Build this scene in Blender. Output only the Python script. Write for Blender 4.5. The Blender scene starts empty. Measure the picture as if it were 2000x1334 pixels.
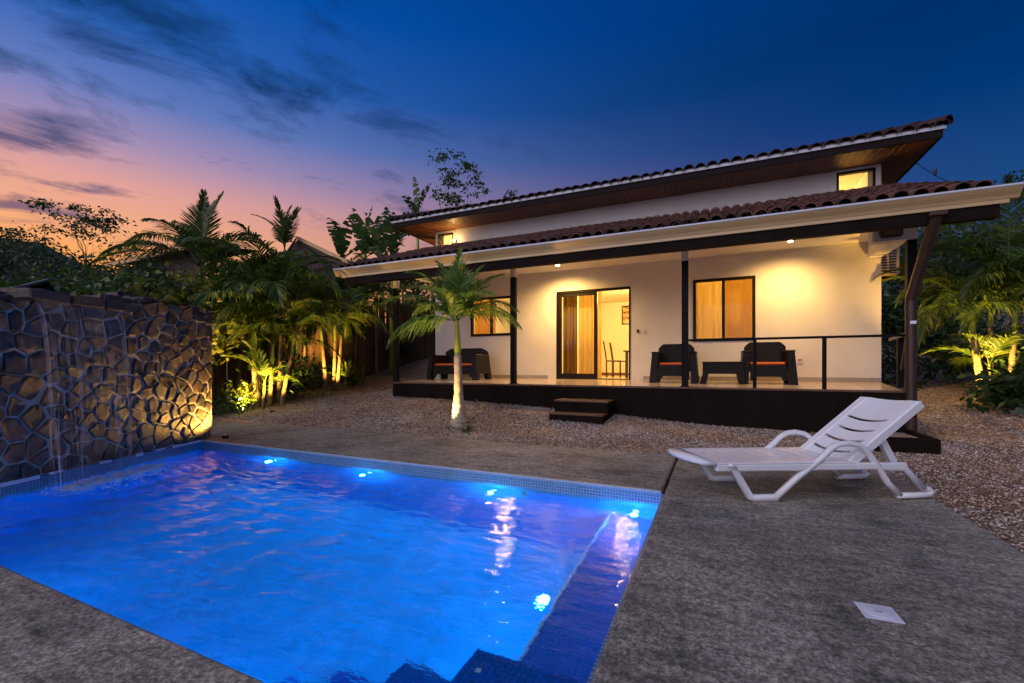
import bpy, math, random
import numpy as np
from mathutils import Vector, Matrix, noise as mnoise

scene = bpy.context.scene
COL = scene.collection
R = math.radians
rng = random.Random(7)

# ------------------------------------------------------------------ camera
FPX, HZ, YAW, CH = 859.7, 717.7, 24.66, 1.0      # focal length and horizon in photo pixels, yaw, eye height
SA, CA = math.sin(R(YAW)), math.cos(R(YAW))
cam = bpy.data.cameras.new("camera")
cam.sensor_width = 36.0
cam.lens = FPX * 36.0 / 2000.0
cam.shift_y = (HZ - 667.0) / 2000.0
cam.clip_start, cam.clip_end = 0.05, 2000.0
cam_ob = bpy.data.objects.new("camera", cam)
cam_ob.location = (0, 0, CH)
cam_ob.rotation_euler = (R(90), 0, R(YAW))
COL.objects.link(cam_ob)
scene.camera = cam_ob


def ray(u, v):
    a = (u - 1000.0) / FPX
    return Vector((-SA + a * CA, CA + a * SA, (HZ - v) / FPX))


def Pz(u, v, z):            # point of a pixel on a level plane
    d = ray(u, v)
    return d * ((z - CH) / d.z) + Vector((0, 0, CH))


def Py(u, v, y):            # point of a pixel on a plane parallel to the facade
    d = ray(u, v)
    return d * (y / d.y) + Vector((0, 0, CH))


def Pd(u, v, t):            # point of a pixel at a given distance
    return ray(u, v) * t + Vector((0, 0, CH))


# ------------------------------------------------------------------ world (dusk sky)
SUNSET = Vector((-math.sin(R(74)), math.cos(R(74)), 0))
world = bpy.data.worlds.new("World")
scene.world = world
world.use_nodes = True
wn, wl = world.node_tree.nodes, world.node_tree.links
wn.clear()


def N(nodes, kind, **kw):
    n = nodes.new(kind)
    for k, v in kw.items():
        setattr(n, k, v)
    return n


def srgb(r, g, b):
    f = lambda c: c / 12.92 if c <= 0.04045 else ((c + 0.055) / 1.055) ** 2.4
    return (f(r / 255), f(g / 255), f(b / 255), 1)


def wmath(op, a, b=None, clamp=False):
    n = N(wn, "ShaderNodeMath", operation=op, use_clamp=clamp)
    for i, x in enumerate((a, b)):
        if x is None:
            continue
        if isinstance(x, (int, float)):
            n.inputs[i].default_value = x
        else:
            wl.new(x, n.inputs[i])
    return n.outputs[0]


def wramp(fac, stops, interp="EASE"):
    n = N(wn, "ShaderNodeValToRGB")
    cr = n.color_ramp
    cr.interpolation = interp
    cr.elements[0].position, cr.elements[0].color = stops[0]
    cr.elements[1].position, cr.elements[1].color = stops[-1]
    for p, c in stops[1:-1]:
        cr.elements.new(p).color = c
    wl.new(fac, n.inputs[0])
    return n.outputs[0]


def wmix(fac, a, b, blend="MIX"):
    n = N(wn, "ShaderNodeMix", data_type="RGBA", blend_type=blend)
    for s, x in ((0, fac), (6, a), (7, b)):
        if isinstance(x, (int, float)):
            n.inputs[s].default_value = x
        elif isinstance(x, tuple):
            n.inputs[s].default_value = x
        else:
            wl.new(x, n.inputs[s])
    return n.outputs[2]


tc = N(wn, "ShaderNodeTexCoord")
nrm = N(wn, "ShaderNodeVectorMath", operation="NORMALIZE")
wl.new(tc.outputs["Generated"], nrm.inputs[0])
sep = N(wn, "ShaderNodeSeparateXYZ")
wl.new(nrm.outputs[0], sep.inputs[0])
dx, dy, dz = sep.outputs
elev = wmath("MULTIPLY", wmath("ARCSINE", dz), 2 / math.pi, True)          # 0 horizon .. 1 zenith
flat = wmath("SQRT", wmath("ADD", wmath("MULTIPLY", dx, dx), wmath("ADD", wmath("MULTIPLY", dy, dy), 1e-4)))
cosaz = wmath("DIVIDE", wmath("ADD", wmath("MULTIPLY", dx, SUNSET.x), wmath("MULTIPLY", dy, SUNSET.y)), flat)
azf = wmath("POWER", wmath("MULTIPLY", wmath("ADD", cosaz, 0.25), 0.8, True), 2.6)
e = lambda deg: deg / 90.0
warm = wramp(elev, [(0.0, srgb(225, 105, 70)), (e(7), srgb(255, 150, 70)), (e(10.5), srgb(255, 172, 98)),
                    (e(13.5), srgb(248, 174, 130)), (e(17.5), srgb(224, 162, 156)), (e(21), srgb(166, 144, 182)),
                    (e(25), srgb(100, 124, 190)), (e(30), srgb(45, 100, 184)), (e(37), srgb(4, 84, 178)), (e(48), srgb(0, 56, 128)), (1.0, srgb(0, 42, 104))], "LINEAR")
cool = wramp(elev, [(0.0, srgb(70, 84, 120)), (e(8), srgb(60, 84, 128)), (e(16), srgb(26, 72, 132)), (e(24), srgb(0, 54, 118)),
                    (e(31), srgb(0, 47, 107)), (e(42), srgb(0, 54, 122)), (1.0, srgb(0, 38, 96))], "LINEAR")
clear = wmix(azf, cool, warm)
# streaky cloud sheets on a level layer, seen in perspective
cd = wmath("ADD", dz, 0.06)
px_ = wmath("DIVIDE", dx, cd)
py_ = wmath("DIVIDE", dy, cd)
th_ = R(24)
ca_ = wmath("SUBTRACT", wmath("MULTIPLY", px_, math.cos(th_)), wmath("MULTIPLY", py_, math.sin(th_)))
cb_ = wmath("ADD", wmath("MULTIPLY", px_, math.sin(th_)), wmath("MULTIPLY", py_, math.cos(th_)))
comb = N(wn, "ShaderNodeCombineXYZ")
wl.new(wmath("ADD", ca_, 3.3), comb.inputs[0])
wl.new(wmath("MULTIPLY", cb_, 0.62), comb.inputs[1])
mp = comb
n1 = N(wn, "ShaderNodeTexNoise")
n1.inputs["Scale"].default_value = 3.0
n1.inputs["Detail"].default_value = 7
n1.inputs["Roughness"].default_value = 0.62
n1.inputs["Distortion"].default_value = 0.35
wl.new(mp.outputs[0], n1.inputs["Vector"])
n2 = N(wn, "ShaderNodeTexNoise")
n2.inputs["Scale"].default_value = 0.9
n2.inputs["Detail"].default_value = 2
wl.new(mp.outputs[0], n2.inputs["Vector"])
cl = wmath("ADD", wmath("MULTIPLY", n1.outputs[0], 0.75), wmath("MULTIPLY", n2.outputs[0], 0.45))
clm = wmath("MULTIPLY", wmath("SUBTRACT", cl, 0.628), 8.0, True)
clm = wmath("MULTIPLY", clm, wmath("MULTIPLY", wmath("SUBTRACT", azf, 0.12), 1.9, True))
clm = wmath("MULTIPLY", clm, 0.86)
ccol = wramp(elev, [(0.0, srgb(120, 80, 90)), (e(11), srgb(128, 92, 112)), (e(16), srgb(92, 84, 122)), (e(22), srgb(50, 72, 120)),
                    (e(28), srgb(14, 54, 106)), (1.0, srgb(0, 36, 84))], "LINEAR")
skyc = wmix(clm, clear, ccol)
bg = N(wn, "ShaderNodeBackground")
bg.inputs["Strength"].default_value = 1.0
wl.new(skyc, bg.inputs[0])
wo = N(wn, "ShaderNodeOutputWorld")
wl.new(bg.outputs[0], wo.inputs[0])

# added fill: one very wide sun lamp behind the camera, standing in for afterglow
sun = bpy.data.lights.new("fill_sun", "SUN")
sun.energy, sun.angle, sun.color = 1.9, R(75), (.96, .86, .93)
sun_ob = bpy.data.objects.new("fill_sun", sun)
sun_ob.rotation_euler = Vector((.30, .78, -.52)).to_track_quat("-Z", "Y").to_euler()
COL.objects.link(sun_ob)

# ------------------------------------------------------------------ render settings
vs = scene.view_settings
vs.view_transform, vs.look, vs.exposure, vs.gamma = "Standard", "None", 0.0, 1.0
cy = scene.cycles
cy.use_denoising = True
cy.max_bounces, cy.diffuse_bounces, cy.glossy_bounces = 8, 3, 3
cy.transmission_bounces, cy.transparent_max_bounces = 6, 16
cy.caustics_reflective = False
cy.caustics_refractive = True
cy.sample_clamp_indirect, cy.sample_clamp_direct = 4.0, 0.0
cy.blur_glossy = 0.3

# ------------------------------------------------------------------ mesh helpers
class MB:
    """collects vertices and faces in world (or local) metres"""
    def __init__(s):
        s.v, s.f = [], []

    def add(s, vs_, fs):
        b = len(s.v)
        s.v += [tuple(p) for p in vs_]
        s.f += [tuple(b + i for i in f) for f in fs]
        return s

    def box(s, a, b):
        x0, y0, z0 = (min(a[i], b[i]) for i in range(3))
        x1, y1, z1 = (max(a[i], b[i]) for i in range(3))
        return s.add([(x0, y0, z0), (x1, y0, z0), (x1, y1, z0), (x0, y1, z0), (x0, y0, z1), (x1, y0, z1), (x1, y1, z1), (x0, y1, z1)],
                     [(0, 3, 2, 1), (4, 5, 6, 7), (0, 1, 5, 4), (1, 2, 6, 5), (2, 3, 7, 6), (3, 0, 4, 7)])

    def bbox(s, a, b, c=0.006):
        """box with chamfered edges"""
        x0, y0, z0 = (min(a[i], b[i]) for i in range(3))
        x1, y1, z1 = (max(a[i], b[i]) for i in range(3))
        c = min(c, (x1 - x0) * .4, (y1 - y0) * .4, (z1 - z0) * .4)
        P = {}
        vs_ = []
        for ix, X in ((0, x0), (1, x1)):
            for iy, Y in ((0, y0), (1, y1)):
                for iz, Z in ((0, z0), (1, z1)):
                    sx, sy, sz = (1 if ix == 0 else -1), (1 if iy == 0 else -1), (1 if iz == 0 else -1)
                    for k, q in enumerate(((X, Y + sy * c, Z + sz * c), (X + sx * c, Y, Z + sz * c), (X + sx * c, Y + sy * c, Z))):
                        P[(ix, iy, iz, k)] = len(vs_)
                        vs_.append(q)
        fs = []
        for i in (0, 1):
            q = [(i, 0, 0, 0), (i, 1, 0, 0), (i, 1, 1, 0), (i, 0, 1, 0)]
            fs.append([P[t] for t in (q if i else q[::-1])])
            q = [(0, i, 0, 1), (1, i, 0, 1), (1, i, 1, 1), (0, i, 1, 1)]
            fs.append([P[t] for t in (q[::-1] if i else q)])
            q = [(0, 0, i, 2), (1, 0, i, 2), (1, 1, i, 2), (0, 1, i, 2)]
            fs.append([P[t] for t in (q if i else q[::-1])])
        for i in (0, 1):
            for j in (0, 1):
                q = [(i, j, 0, 0), (i, j, 0, 1), (i, j, 1, 1), (i, j, 1, 0)]
                fs.append([P[t] for t in (q if (i + j) % 2 == 0 else q[::-1])][::-1])
                q = [(i, 0, j, 0), (i, 0, j, 2), (i, 1, j, 2), (i, 1, j, 0)]
                fs.append([P[t] for t in (q if (i + j) % 2 == 0 else q[::-1])])
                q = [(0, i, j, 1), (0, i, j, 2), (1, i, j, 2), (1, i, j, 1)]
                fs.append([P[t] for t in (q if (i + j) % 2 == 0 else q[::-1])][::-1])
        for i in (0, 1):
            for j in (0, 1):
                for k in (0, 1):
                    q = [P[(i, j, k, 0)], P[(i, j, k, 1)], P[(i, j, k, 2)]]
                    fs.append(q if (i + j + k) % 2 else q[::-1])
        return s.add(vs_, fs)

    def prism(s, poly, axis, lo, hi):
        """extrude a 2D polygon along an axis: 'x' -> poly is (y,z), 'y' -> (x,z), 'z' -> (x,y)"""
        put = {"x": lambda p, t: (t, p[0], p[1]), "y": lambda p, t: (p[0], t, p[1]), "z": lambda p, t: (p[0], p[1], t)}[axis]
        n = len(poly)
        vs_ = [put(p, lo) for p in poly] + [put(p, hi) for p in poly]
        fs = [tuple(range(n))[::-1], tuple(range(n, 2 * n))] + [(i, (i + 1) % n, n + (i + 1) % n, n + i) for i in range(n)]
        return s.add(vs_, fs)

    def tube(s, pts, rad, seg=8, cap=True, flat=None):
        """tube along points; rad number or list; flat=(w,h) gives a rectangular-ish section"""
        pts = [Vector(p) for p in pts]
        n = len(pts)
        rad = rad if isinstance(rad, (list, tuple)) else [rad] * n
        up0 = Vector((0, 0, 1))
        vs_ = []
        prev = None
        for i, p in enumerate(pts):
            t = (pts[min(i + 1, n - 1)] - pts[max(i - 1, 0)]).normalized()
            if prev is None:
                a = t.cross(up0)
                if a.length < 0.05:
                    a = t.cross(Vector((1, 0, 0)))
            else:
                a = prev - t * prev.dot(t)
            a.normalize()
            prev = a.copy()
            b = t.cross(a)
            for k in range(seg):
                th = 2 * math.pi * (k + .5) / seg
                if flat:
                    cx, cy_ = math.cos(th), math.sin(th)
                    m = max(abs(cx), abs(cy_))
                    vs_.append(p + a * (cx / m * flat[0] * .5 * rad[i]) + b * (cy_ / m * flat[1] * .5 * rad[i]))
                else:
                    vs_.append(p + (a * math.cos(th) + b * math.sin(th)) * rad[i])
        fs = [(i * seg + k, i * seg + (k + 1) % seg, (i + 1) * seg + (k + 1) % seg, (i + 1) * seg + k) for i in range(n - 1) for k in range(seg)]
        if cap:
            fs += [tuple(range(seg))[::-1], tuple(range((n - 1) * seg, n * seg))]
        return s.add(vs_, fs)

    def lathe(s, prof, c=(0, 0, 0), seg=16):
        vs_, fs = [], []
        for r, z in prof:
            for k in range(seg):
                th = 2 * math.pi * k / seg
                vs_.append((c[0] + r * math.cos(th), c[1] + r * math.sin(th), c[2] + z))
        for i in range(len(prof) - 1):
            for k in range(seg):
                fs.append((i * seg + k, i * seg + (k + 1) % seg, (i + 1) * seg + (k + 1) % seg, (i + 1) * seg + k))
        fs += [tuple(range(seg))[::-1], tuple(range((len(prof) - 1) * seg, len(prof) * seg))]
        return s.add(vs_, fs)

    def mesh(s, name, m, smooth=False):
        me = bpy.data.meshes.new(name)
        me.from_pydata(s.v, [], s.f)
        me.materials.append(m)
        if smooth:
            me.polygons.foreach_set("use_smooth", [True] * len(me.polygons))
            if smooth != "all":
                me.set_sharp_from_angle(angle=R(40))
        me.update()
        return me


def add_obj(name, data, parent=None, loc=(0, 0, 0), rot=(0, 0, 0), scale=(1, 1, 1)):
    o = bpy.data.objects.new(name, data)
    COL.objects.link(o)
    o.location, o.rotation_euler, o.scale = loc, rot, scale
    if parent is not None:
        o.parent = parent
    return o


ORIG = {}                                  # world position of Empties that hold world-built parts


def thing(name, label, cat, loc=(0, 0, 0), rotz=0.0, group=None):
    o = add_obj(name, None, None, loc, (0, 0, rotz))
    o.empty_display_size = 0.1
    ORIG[o.name] = Vector(loc)
    return tag(o, label, cat, group)


def tag(o, label, cat, group=None, kind=None):
    o["label"], o["category"] = label, cat
    if group:
        o["group"] = group
    if kind:
        o["kind"] = kind
    return o


def part(name, mb, m, parent, smooth=False, local=False):
    """one mesh part; built in world metres unless local"""
    o = add_obj(name, mb.mesh(name, m, smooth), parent)
    if parent is not None and not local and parent.name in ORIG:
        o.location = -ORIG[parent.name]
    return o


def struct(name, mb, m, smooth=False):
    o = add_obj(name, mb.mesh(name, m, smooth))
    o["kind"] = "structure"
    return o


def copy_tree(o, parent=None):
    c = o.copy()
    COL.objects.link(c)
    if parent is not None:
        c.parent = parent
    for ch in list(o.children):
        copy_tree(ch, c)
    return c


# ------------------------------------------------------------------ materials
def new_mat(name):
    m = bpy.data.materials.new(name)
    m.use_nodes = True
    nt = m.node_tree
    return m, nt.nodes, nt.links, nt.nodes["Principled BSDF"]


def noise_node(nd, lk, scale, detail=4, rough=.55, coord="Object", stretch=None):
    t = nd.new("ShaderNodeTexCoord")
    n = nd.new("ShaderNodeTexNoise")
    n.inputs["Scale"].default_value = scale
    n.inputs["Detail"].default_value = detail
    n.inputs["Roughness"].default_value = rough
    if stretch:
        mp = nd.new("ShaderNodeMapping")
        mp.inputs["Scale"].default_value = stretch
        lk.new(t.outputs[coord], mp.inputs[0])
        lk.new(mp.outputs[0], n.inputs["Vector"])
    else:
        lk.new(t.outputs[coord], n.inputs["Vector"])
    return n.outputs[0]


def ramp_node(nd, lk, fac, stops):
    r = nd.new("ShaderNodeValToRGB")
    cr = r.color_ramp
    cr.elements[0].position, cr.elements[0].color = stops[0][0], (*stops[0][1], 1)
    cr.elements[1].position, cr.elements[1].color = stops[-1][0], (*stops[-1][1], 1)
    for p, c in stops[1:-1]:
        cr.elements.new(p).color = (*c, 1)
    lk.new(fac, r.inputs[0])
    return r.outputs[0]


def bump_node(nd, lk, h, strength, dist=.01, prev=None):
    b = nd.new("ShaderNodeBump")
    b.inputs["Strength"].default_value = strength
    b.inputs["Distance"].default_value = dist
    lk.new(h, b.inputs["Height"])
    if prev is not None:
        lk.new(prev, b.inputs["Normal"])
    return b.outputs[0]


def mixc(nd, lk, fac, a, b, blend="MIX"):
    n = nd.new("ShaderNodeMix")
    n.data_type, n.blend_type = "RGBA", blend
    for s, x in ((0, fac), (6, a), (7, b)):
        if isinstance(x, (int, float)):
            n.inputs[s].default_value = x
        elif isinstance(x, tuple):
            n.inputs[s].default_value = (*x, 1) if len(x) == 3 else x
        else:
            lk.new(x, n.inputs[s])
    return n.outputs[2]


def M(name, col, rough=.6, var=.2, scale=6, bump=.15, bscale=60, bdist=.004, metal=0., stretch=None, rand=0., coat=0., spec=.5):
    m, nd, lk, b = new_mat(name)
    lo, hi = tuple(c * (1 - var) for c in col), tuple(min(1, c * (1 + var)) for c in col)
    c = ramp_node(nd, lk, noise_node(nd, lk, scale, 5, .6, stretch=stretch), [(.3, lo), (.7, hi)])
    if rand:
        oi = nd.new("ShaderNodeObjectInfo")
        r = ramp_node(nd, lk, oi.outputs["Random"], [(0, (1 - rand,) * 3), (1, (1 + rand * .6, 1 + rand * .45, 1 + rand * .4))])
        c = mixc(nd, lk, 1.0, c, r, "MULTIPLY")
    lk.new(c, b.inputs["Base Color"])
    b.inputs["Roughness"].default_value = rough
    b.inputs["Metallic"].default_value = metal
    b.inputs["Specular IOR Level"].default_value = spec
    b.inputs["Coat Weight"].default_value = coat
    if bump:
        lk.new(bump_node(nd, lk, noise_node(nd, lk, bscale, 4, .6, stretch=stretch), bump, bdist), b.inputs["Normal"])
    return m


def emit_mat(name, col, strength):
    m, nd, lk, b = new_mat(name)
    b.inputs["Base Color"].default_value = (*col, 1)
    b.inputs["Emission Color"].default_value = (*col, 1)
    b.inputs["Emission Strength"].default_value = strength
    return m


def glass_mat(name, tint=(.95, .97, .95), refl=.16):
    """thin window glass: lets light through, mirrors at grazing angles"""
    m, nd, lk, b = new_mat(name)
    nd.remove(b)
    tr, gl, mx = nd.new("ShaderNodeBsdfTransparent"), nd.new("ShaderNodeBsdfGlossy"), nd.new("ShaderNodeMixShader")
    tr.inputs[0].default_value = (*tint, 1)
    gl.inputs["Roughness"].default_value = .015
    lw = nd.new("ShaderNodeLayerWeight")
    lw.inputs[0].default_value = refl
    lk.new(lw.outputs["Fresnel"], mx.inputs[0])
    lk.new(tr.outputs[0], mx.inputs[1])
    lk.new(gl.outputs[0], mx.inputs[2])
    lk.new(mx.outputs[0], nd["Material Output"].inputs[0])
    return m


def leaf_mat(name, col, col2, trans=.35, rough=.45):
    m, nd, lk, b = new_mat(name)
    g = nd.new("ShaderNodeNewGeometry")
    oi = nd.new("ShaderNodeObjectInfo")
    ad = nd.new("ShaderNodeMath")
    ad.operation = "FRACT"
    sm = nd.new("ShaderNodeMath")
    lk.new(g.outputs["Random Per Island"], sm.inputs[0])
    lk.new(oi.outputs["Random"], sm.inputs[1])
    lk.new(sm.outputs[0], ad.inputs[0])
    c = ramp_node(nd, lk, ad.outputs[0], [(0, col), (.7, tuple((a + b_) / 2 for a, b_ in zip(col, col2))), (1, col2)])
    lk.new(c, b.inputs["Base Color"])
    b.inputs["Roughness"].default_value = rough
    tl, mx = nd.new("ShaderNodeBsdfTranslucent"), nd.new("ShaderNodeMixShader")
    lk.new(c, tl.inputs[0])
    mx.inputs[0].default_value = trans
    lk.new(b.outputs[0], mx.inputs[1])
    lk.new(tl.outputs[0], mx.inputs[2])
    lk.new(mx.outputs[0], nd["Material Output"].inputs[0])
    return m


def cloth_mat(name, col, trans=.7):
    """thin curtain cloth that glows when lit from the room behind"""
    m, nd, lk, b = new_mat(name)
    c = ramp_node(nd, lk, noise_node(nd, lk, 5, 4, .6, stretch=(5, 5, .5)), [(.3, tuple(x * .92 for x in col)), (.7, tuple(min(1, x * 1.06) for x in col))])
    lk.new(c, b.inputs["Base Color"])
    b.inputs["Roughness"].default_value = .9
    tl, mx = nd.new("ShaderNodeBsdfTranslucent"), nd.new("ShaderNodeMixShader")
    lk.new(c, tl.inputs[0])
    mx.inputs[0].default_value = trans
    lk.new(b.outputs[0], mx.inputs[1])
    lk.new(tl.outputs[0], mx.inputs[2])
    lk.new(mx.outputs[0], nd["Material Output"].inputs[0])
    return m


def mosaic_mat(name, axes, tile, c1, c2, grout, bump=.5):
    """small square pool mosaic; axes picks which two object axes carry the grid"""
    m, nd, lk, b = new_mat(name)
    t = nd.new("ShaderNodeTexCoord")
    s, cb = nd.new("ShaderNodeSeparateXYZ"), nd.new("ShaderNodeCombineXYZ")
    lk.new(t.outputs["Object"], s.inputs[0])
    lk.new(s.outputs["XYZ".index(axes[0])], cb.inputs[0])
    lk.new(s.outputs["XYZ".index(axes[1])], cb.inputs[1])
    br = nd.new("ShaderNodeTexBrick")
    br.offset = 0
    br.inputs["Scale"].default_value = 1
    br.inputs["Brick Width"].default_value = br.inputs["Row Height"].default_value = tile
    br.inputs["Mortar Size"].default_value = tile * .07
    br.inputs["Mortar Smooth"].default_value = .2
    br.inputs["Color1"].default_value, br.inputs["Color2"].default_value, br.inputs["Mortar"].default_value = (*c1, 1), (*c2, 1), (*grout, 1)
    lk.new(cb.outputs[0], br.inputs[0])
    n = noise_node(nd, lk, 3.0, 3)
    c = mixc(nd, lk, .25, br.outputs[0], ramp_node(nd, lk, n, [(.3, tuple(x * .6 for x in c1)), (.7, tuple(min(1, x * 1.3) for x in c2))]))
    lk.new(c, b.inputs["Base Color"])
    b.inputs["Roughness"].default_value = .25
    inv = nd.new("ShaderNodeMath")
    inv.operation = "SUBTRACT"
    inv.inputs[0].default_value = 1
    lk.new(br.outputs["Fac"], inv.inputs[1])
    lk.new(bump_node(nd, lk, inv.outputs[0], bump, .002), b.inputs["Normal"])
    return m


m_stucco = M("white_stucco", (.74, .71, .70), .9, .09, 1.1, .45, 38, .007)
m_int = M("interior_paint", (.8, .74, .6), .9, .04, 1, .05, 60)
m_intfloor = M("interior_tile", (.7, .62, .48), .18, .06, 2, 0)
m_brown = M("dark_brown_paint", (.012, .0075, .006), .7, .25, 5, .2, 30, stretch=(1, 1, .2), spec=.06)
m_steel = M("dark_steel", (.008, .0075, .008), .5, .2, 8, .05, 80, spec=.08)
m_frame = M("bronze_aluminium", (.016, .011, .008), .4, .15, 8, .03, 90, spec=.12)
m_lipw = M("sky_tinted_edge", (.55, .6, .68), .3, .08, 3, .05, 20)  # cool tone puts the sky's light into the white edge
m_gutter = M("warm_lit_gutter", (.52, .37, .18), .35, .08, 3, .08, 20, stretch=(.2, 1, 1))  # golden tone puts the warm light from below into the white gutter
m_pipe = M("brown_pipe", (.04, .02, .013), .4, .25, 6, .08, 50)
m_wood = M("soffit_wood", (.24, .09, .03), .45, .35, 5, .12, 40, stretch=(9, .5, 9), rand=.25)
m_stepwood = M("step_wood", (.12, .055, .03), .42, .35, 4, .15, 40, stretch=(.5, 8, 8))
m_rattan = M("dark_resin", (.013, .012, .012), .48, .25, 30, .5, 120, .003, spec=.15)
m_orange = M("orange_cushion", (.75, .14, .02), .8, .12, 12, .3, 200)
m_white_pl = M("white_plastic", (.78, .79, .82), .32, .04, 3, .04, 160, .001)
m_plate = M("white_plate", (.72, .74, .8), .45, .06, 6, .05, 60)
m_black = M("black_metal", (.015, .015, .015), .45, .2, 10, .05, 80)
m_curtain = cloth_mat("curtain_cloth", (.45, .32, .16))
m_sheer = cloth_mat("sheer_cloth", (.80, .66, .36))
m_blind = cloth_mat("amber_blind", (.62, .45, .20))
m_darkwood = M("dining_wood", (.05, .025, .012), .4, .3, 6, .1, 40, stretch=(4, 4, .6))
m_trunk = M("palm_trunk", (.21, .155, .085), .85, .3, 9, .5, 40, .006, stretch=(1, 1, 5))
m_bark = M("bark", (.075, .055, .04), .9, .35, 12, .7, 30, .01, stretch=(1, 1, .3))
m_shaft = M("green_crownshaft", (.26, .34, .05), .4, .3, 5, .08, 40, stretch=(1, 1, .3))
m_fencewood = M("fence_cane", (.13, .075, .045), .85, .4, 6, .4, 40, .004, stretch=(3, 3, .3), rand=.4)
m_mortar = M("mortar", (.46, .39, .31), .95, .2, 9, .6, 70, .006)
m_concrete_w = M("cable_black", (.01, .01, .01), .6, .1, 5, 0)
m_bluelamp = emit_mat("pool_lamp_lens", (.35, .7, 1.0), 7)
m_warmlens = emit_mat("warm_lamp_lens", (1.0, .72, .32), 30)
m_glass = glass_mat("window_glass")
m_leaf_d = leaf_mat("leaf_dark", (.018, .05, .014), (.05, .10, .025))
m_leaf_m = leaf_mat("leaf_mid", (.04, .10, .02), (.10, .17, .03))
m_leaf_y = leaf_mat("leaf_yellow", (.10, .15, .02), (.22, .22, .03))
m_leaf_p = leaf_mat("palm_leaf", (.03, .085, .014), (.17, .22, .03), .45, .45)
m_leaf_yp = leaf_mat("lit_young_palm_leaf", (.08, .19, .03), (.24, .36, .06), .4, .38)  # brighter copy of the palm leaf; sky and porch light put in
m_flower = leaf_mat("red_petal", (.5, .02, .02), (.6, .06, .03))
m_leaf_dry = leaf_mat("dry_leaf", (.16, .09, .045), (.33, .2, .1), .1, .8)


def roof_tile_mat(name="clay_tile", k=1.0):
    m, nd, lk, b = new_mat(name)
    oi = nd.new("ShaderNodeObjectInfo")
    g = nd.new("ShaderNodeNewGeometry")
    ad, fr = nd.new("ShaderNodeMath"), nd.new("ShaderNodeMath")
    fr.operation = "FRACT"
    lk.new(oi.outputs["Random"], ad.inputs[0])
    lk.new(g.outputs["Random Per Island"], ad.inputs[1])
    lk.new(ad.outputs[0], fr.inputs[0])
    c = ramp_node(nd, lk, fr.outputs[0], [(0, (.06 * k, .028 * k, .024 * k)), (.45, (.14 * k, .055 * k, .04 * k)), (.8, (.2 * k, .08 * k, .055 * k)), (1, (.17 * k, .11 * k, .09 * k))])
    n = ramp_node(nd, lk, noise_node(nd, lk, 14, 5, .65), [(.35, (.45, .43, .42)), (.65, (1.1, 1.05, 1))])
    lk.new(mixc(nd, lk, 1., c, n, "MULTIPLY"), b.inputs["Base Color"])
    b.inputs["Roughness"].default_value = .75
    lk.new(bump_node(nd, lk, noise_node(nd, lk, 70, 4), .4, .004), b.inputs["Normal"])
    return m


def stone_mat():
    m, nd, lk, b = new_mat("field_stone")
    oi = nd.new("ShaderNodeObjectInfo")
    c = ramp_node(nd, lk, oi.outputs["Random"], [(0, (.045, .04, .04)), (.15, (.10, .09, .088)), (.3, (.17, .115, .08)), (.42, (.07, .062, .06)), (.55, (.24, .155, .10)),
                                                 (.68, (.12, .105, .098)), (.8, (.15, .085, .06)), (.9, (.2, .185, .175)), (1, (.09, .085, .09))])
    n = ramp_node(nd, lk, noise_node(nd, lk, 18, 7, .7), [(.3, (.22, .21, .205)), (.7, (.78, .74, .7))])
    lk.new(mixc(nd, lk, 1., c, n, "MULTIPLY"), b.inputs["Base Color"])
    b.inputs["Roughness"].default_value = .62
    n1_ = bump_node(nd, lk, noise_node(nd, lk, 14, 6, .7), .8, .02)
    lk.new(bump_node(nd, lk, noise_node(nd, lk, 90, 4, .6), .4, .004, n1_), b.inputs["Normal"])
    return m


def concrete_mat():
    m, nd, lk, b = new_mat("washed_concrete")
    big = noise_node(nd, lk, .75, 6, .62)
    mid = noise_node(nd, lk, 5.5, 5, .65, stretch=(1, 2.2, 1))
    fine = noise_node(nd, lk, 75, 3, .7)
    worm = noise_node(nd, lk, 32, 6, .75)
    c = ramp_node(nd, lk, big, [(.36, (.155, .141, .12)), (.5, (.255, .231, .195)), (.64, (.335, .305, .26))])
    c = mixc(nd, lk, .75, c, ramp_node(nd, lk, mid, [(.36, (.55, .55, .55)), (.64, (1.35, 1.32, 1.28))]), "MULTIPLY")
    c = mixc(nd, lk, .5, c, ramp_node(nd, lk, fine, [(.40, (.3, .3, .31)), (.5, (.95, .95, .95)), (.62, (2.1, 2.06, 2.0))]), "MULTIPLY")
    c = mixc(nd, lk, .62, c, ramp_node(nd, lk, worm, [(.42, (.3, .29, .28)), (.5, (1, 1, 1)), (.6, (1.7, 1.7, 1.7))]), "MULTIPLY")
    stain = noise_node(nd, lk, 1.7, 7, .7)
    c = mixc(nd, lk, .9, c, ramp_node(nd, lk, stain, [(.36, (.5, .5, .5)), (.46, (.95, .95, .95)), (.6, (1.08, 1.06, 1.03))]), "MULTIPLY")
    lk.new(c, b.inputs["Base Color"])
    b.inputs["Roughness"].default_value = .82
    n1_ = bump_node(nd, lk, worm, .7, .008)
    lk.new(bump_node(nd, lk, fine, .6, .004, n1_), b.inputs["Normal"])
    return m


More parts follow.
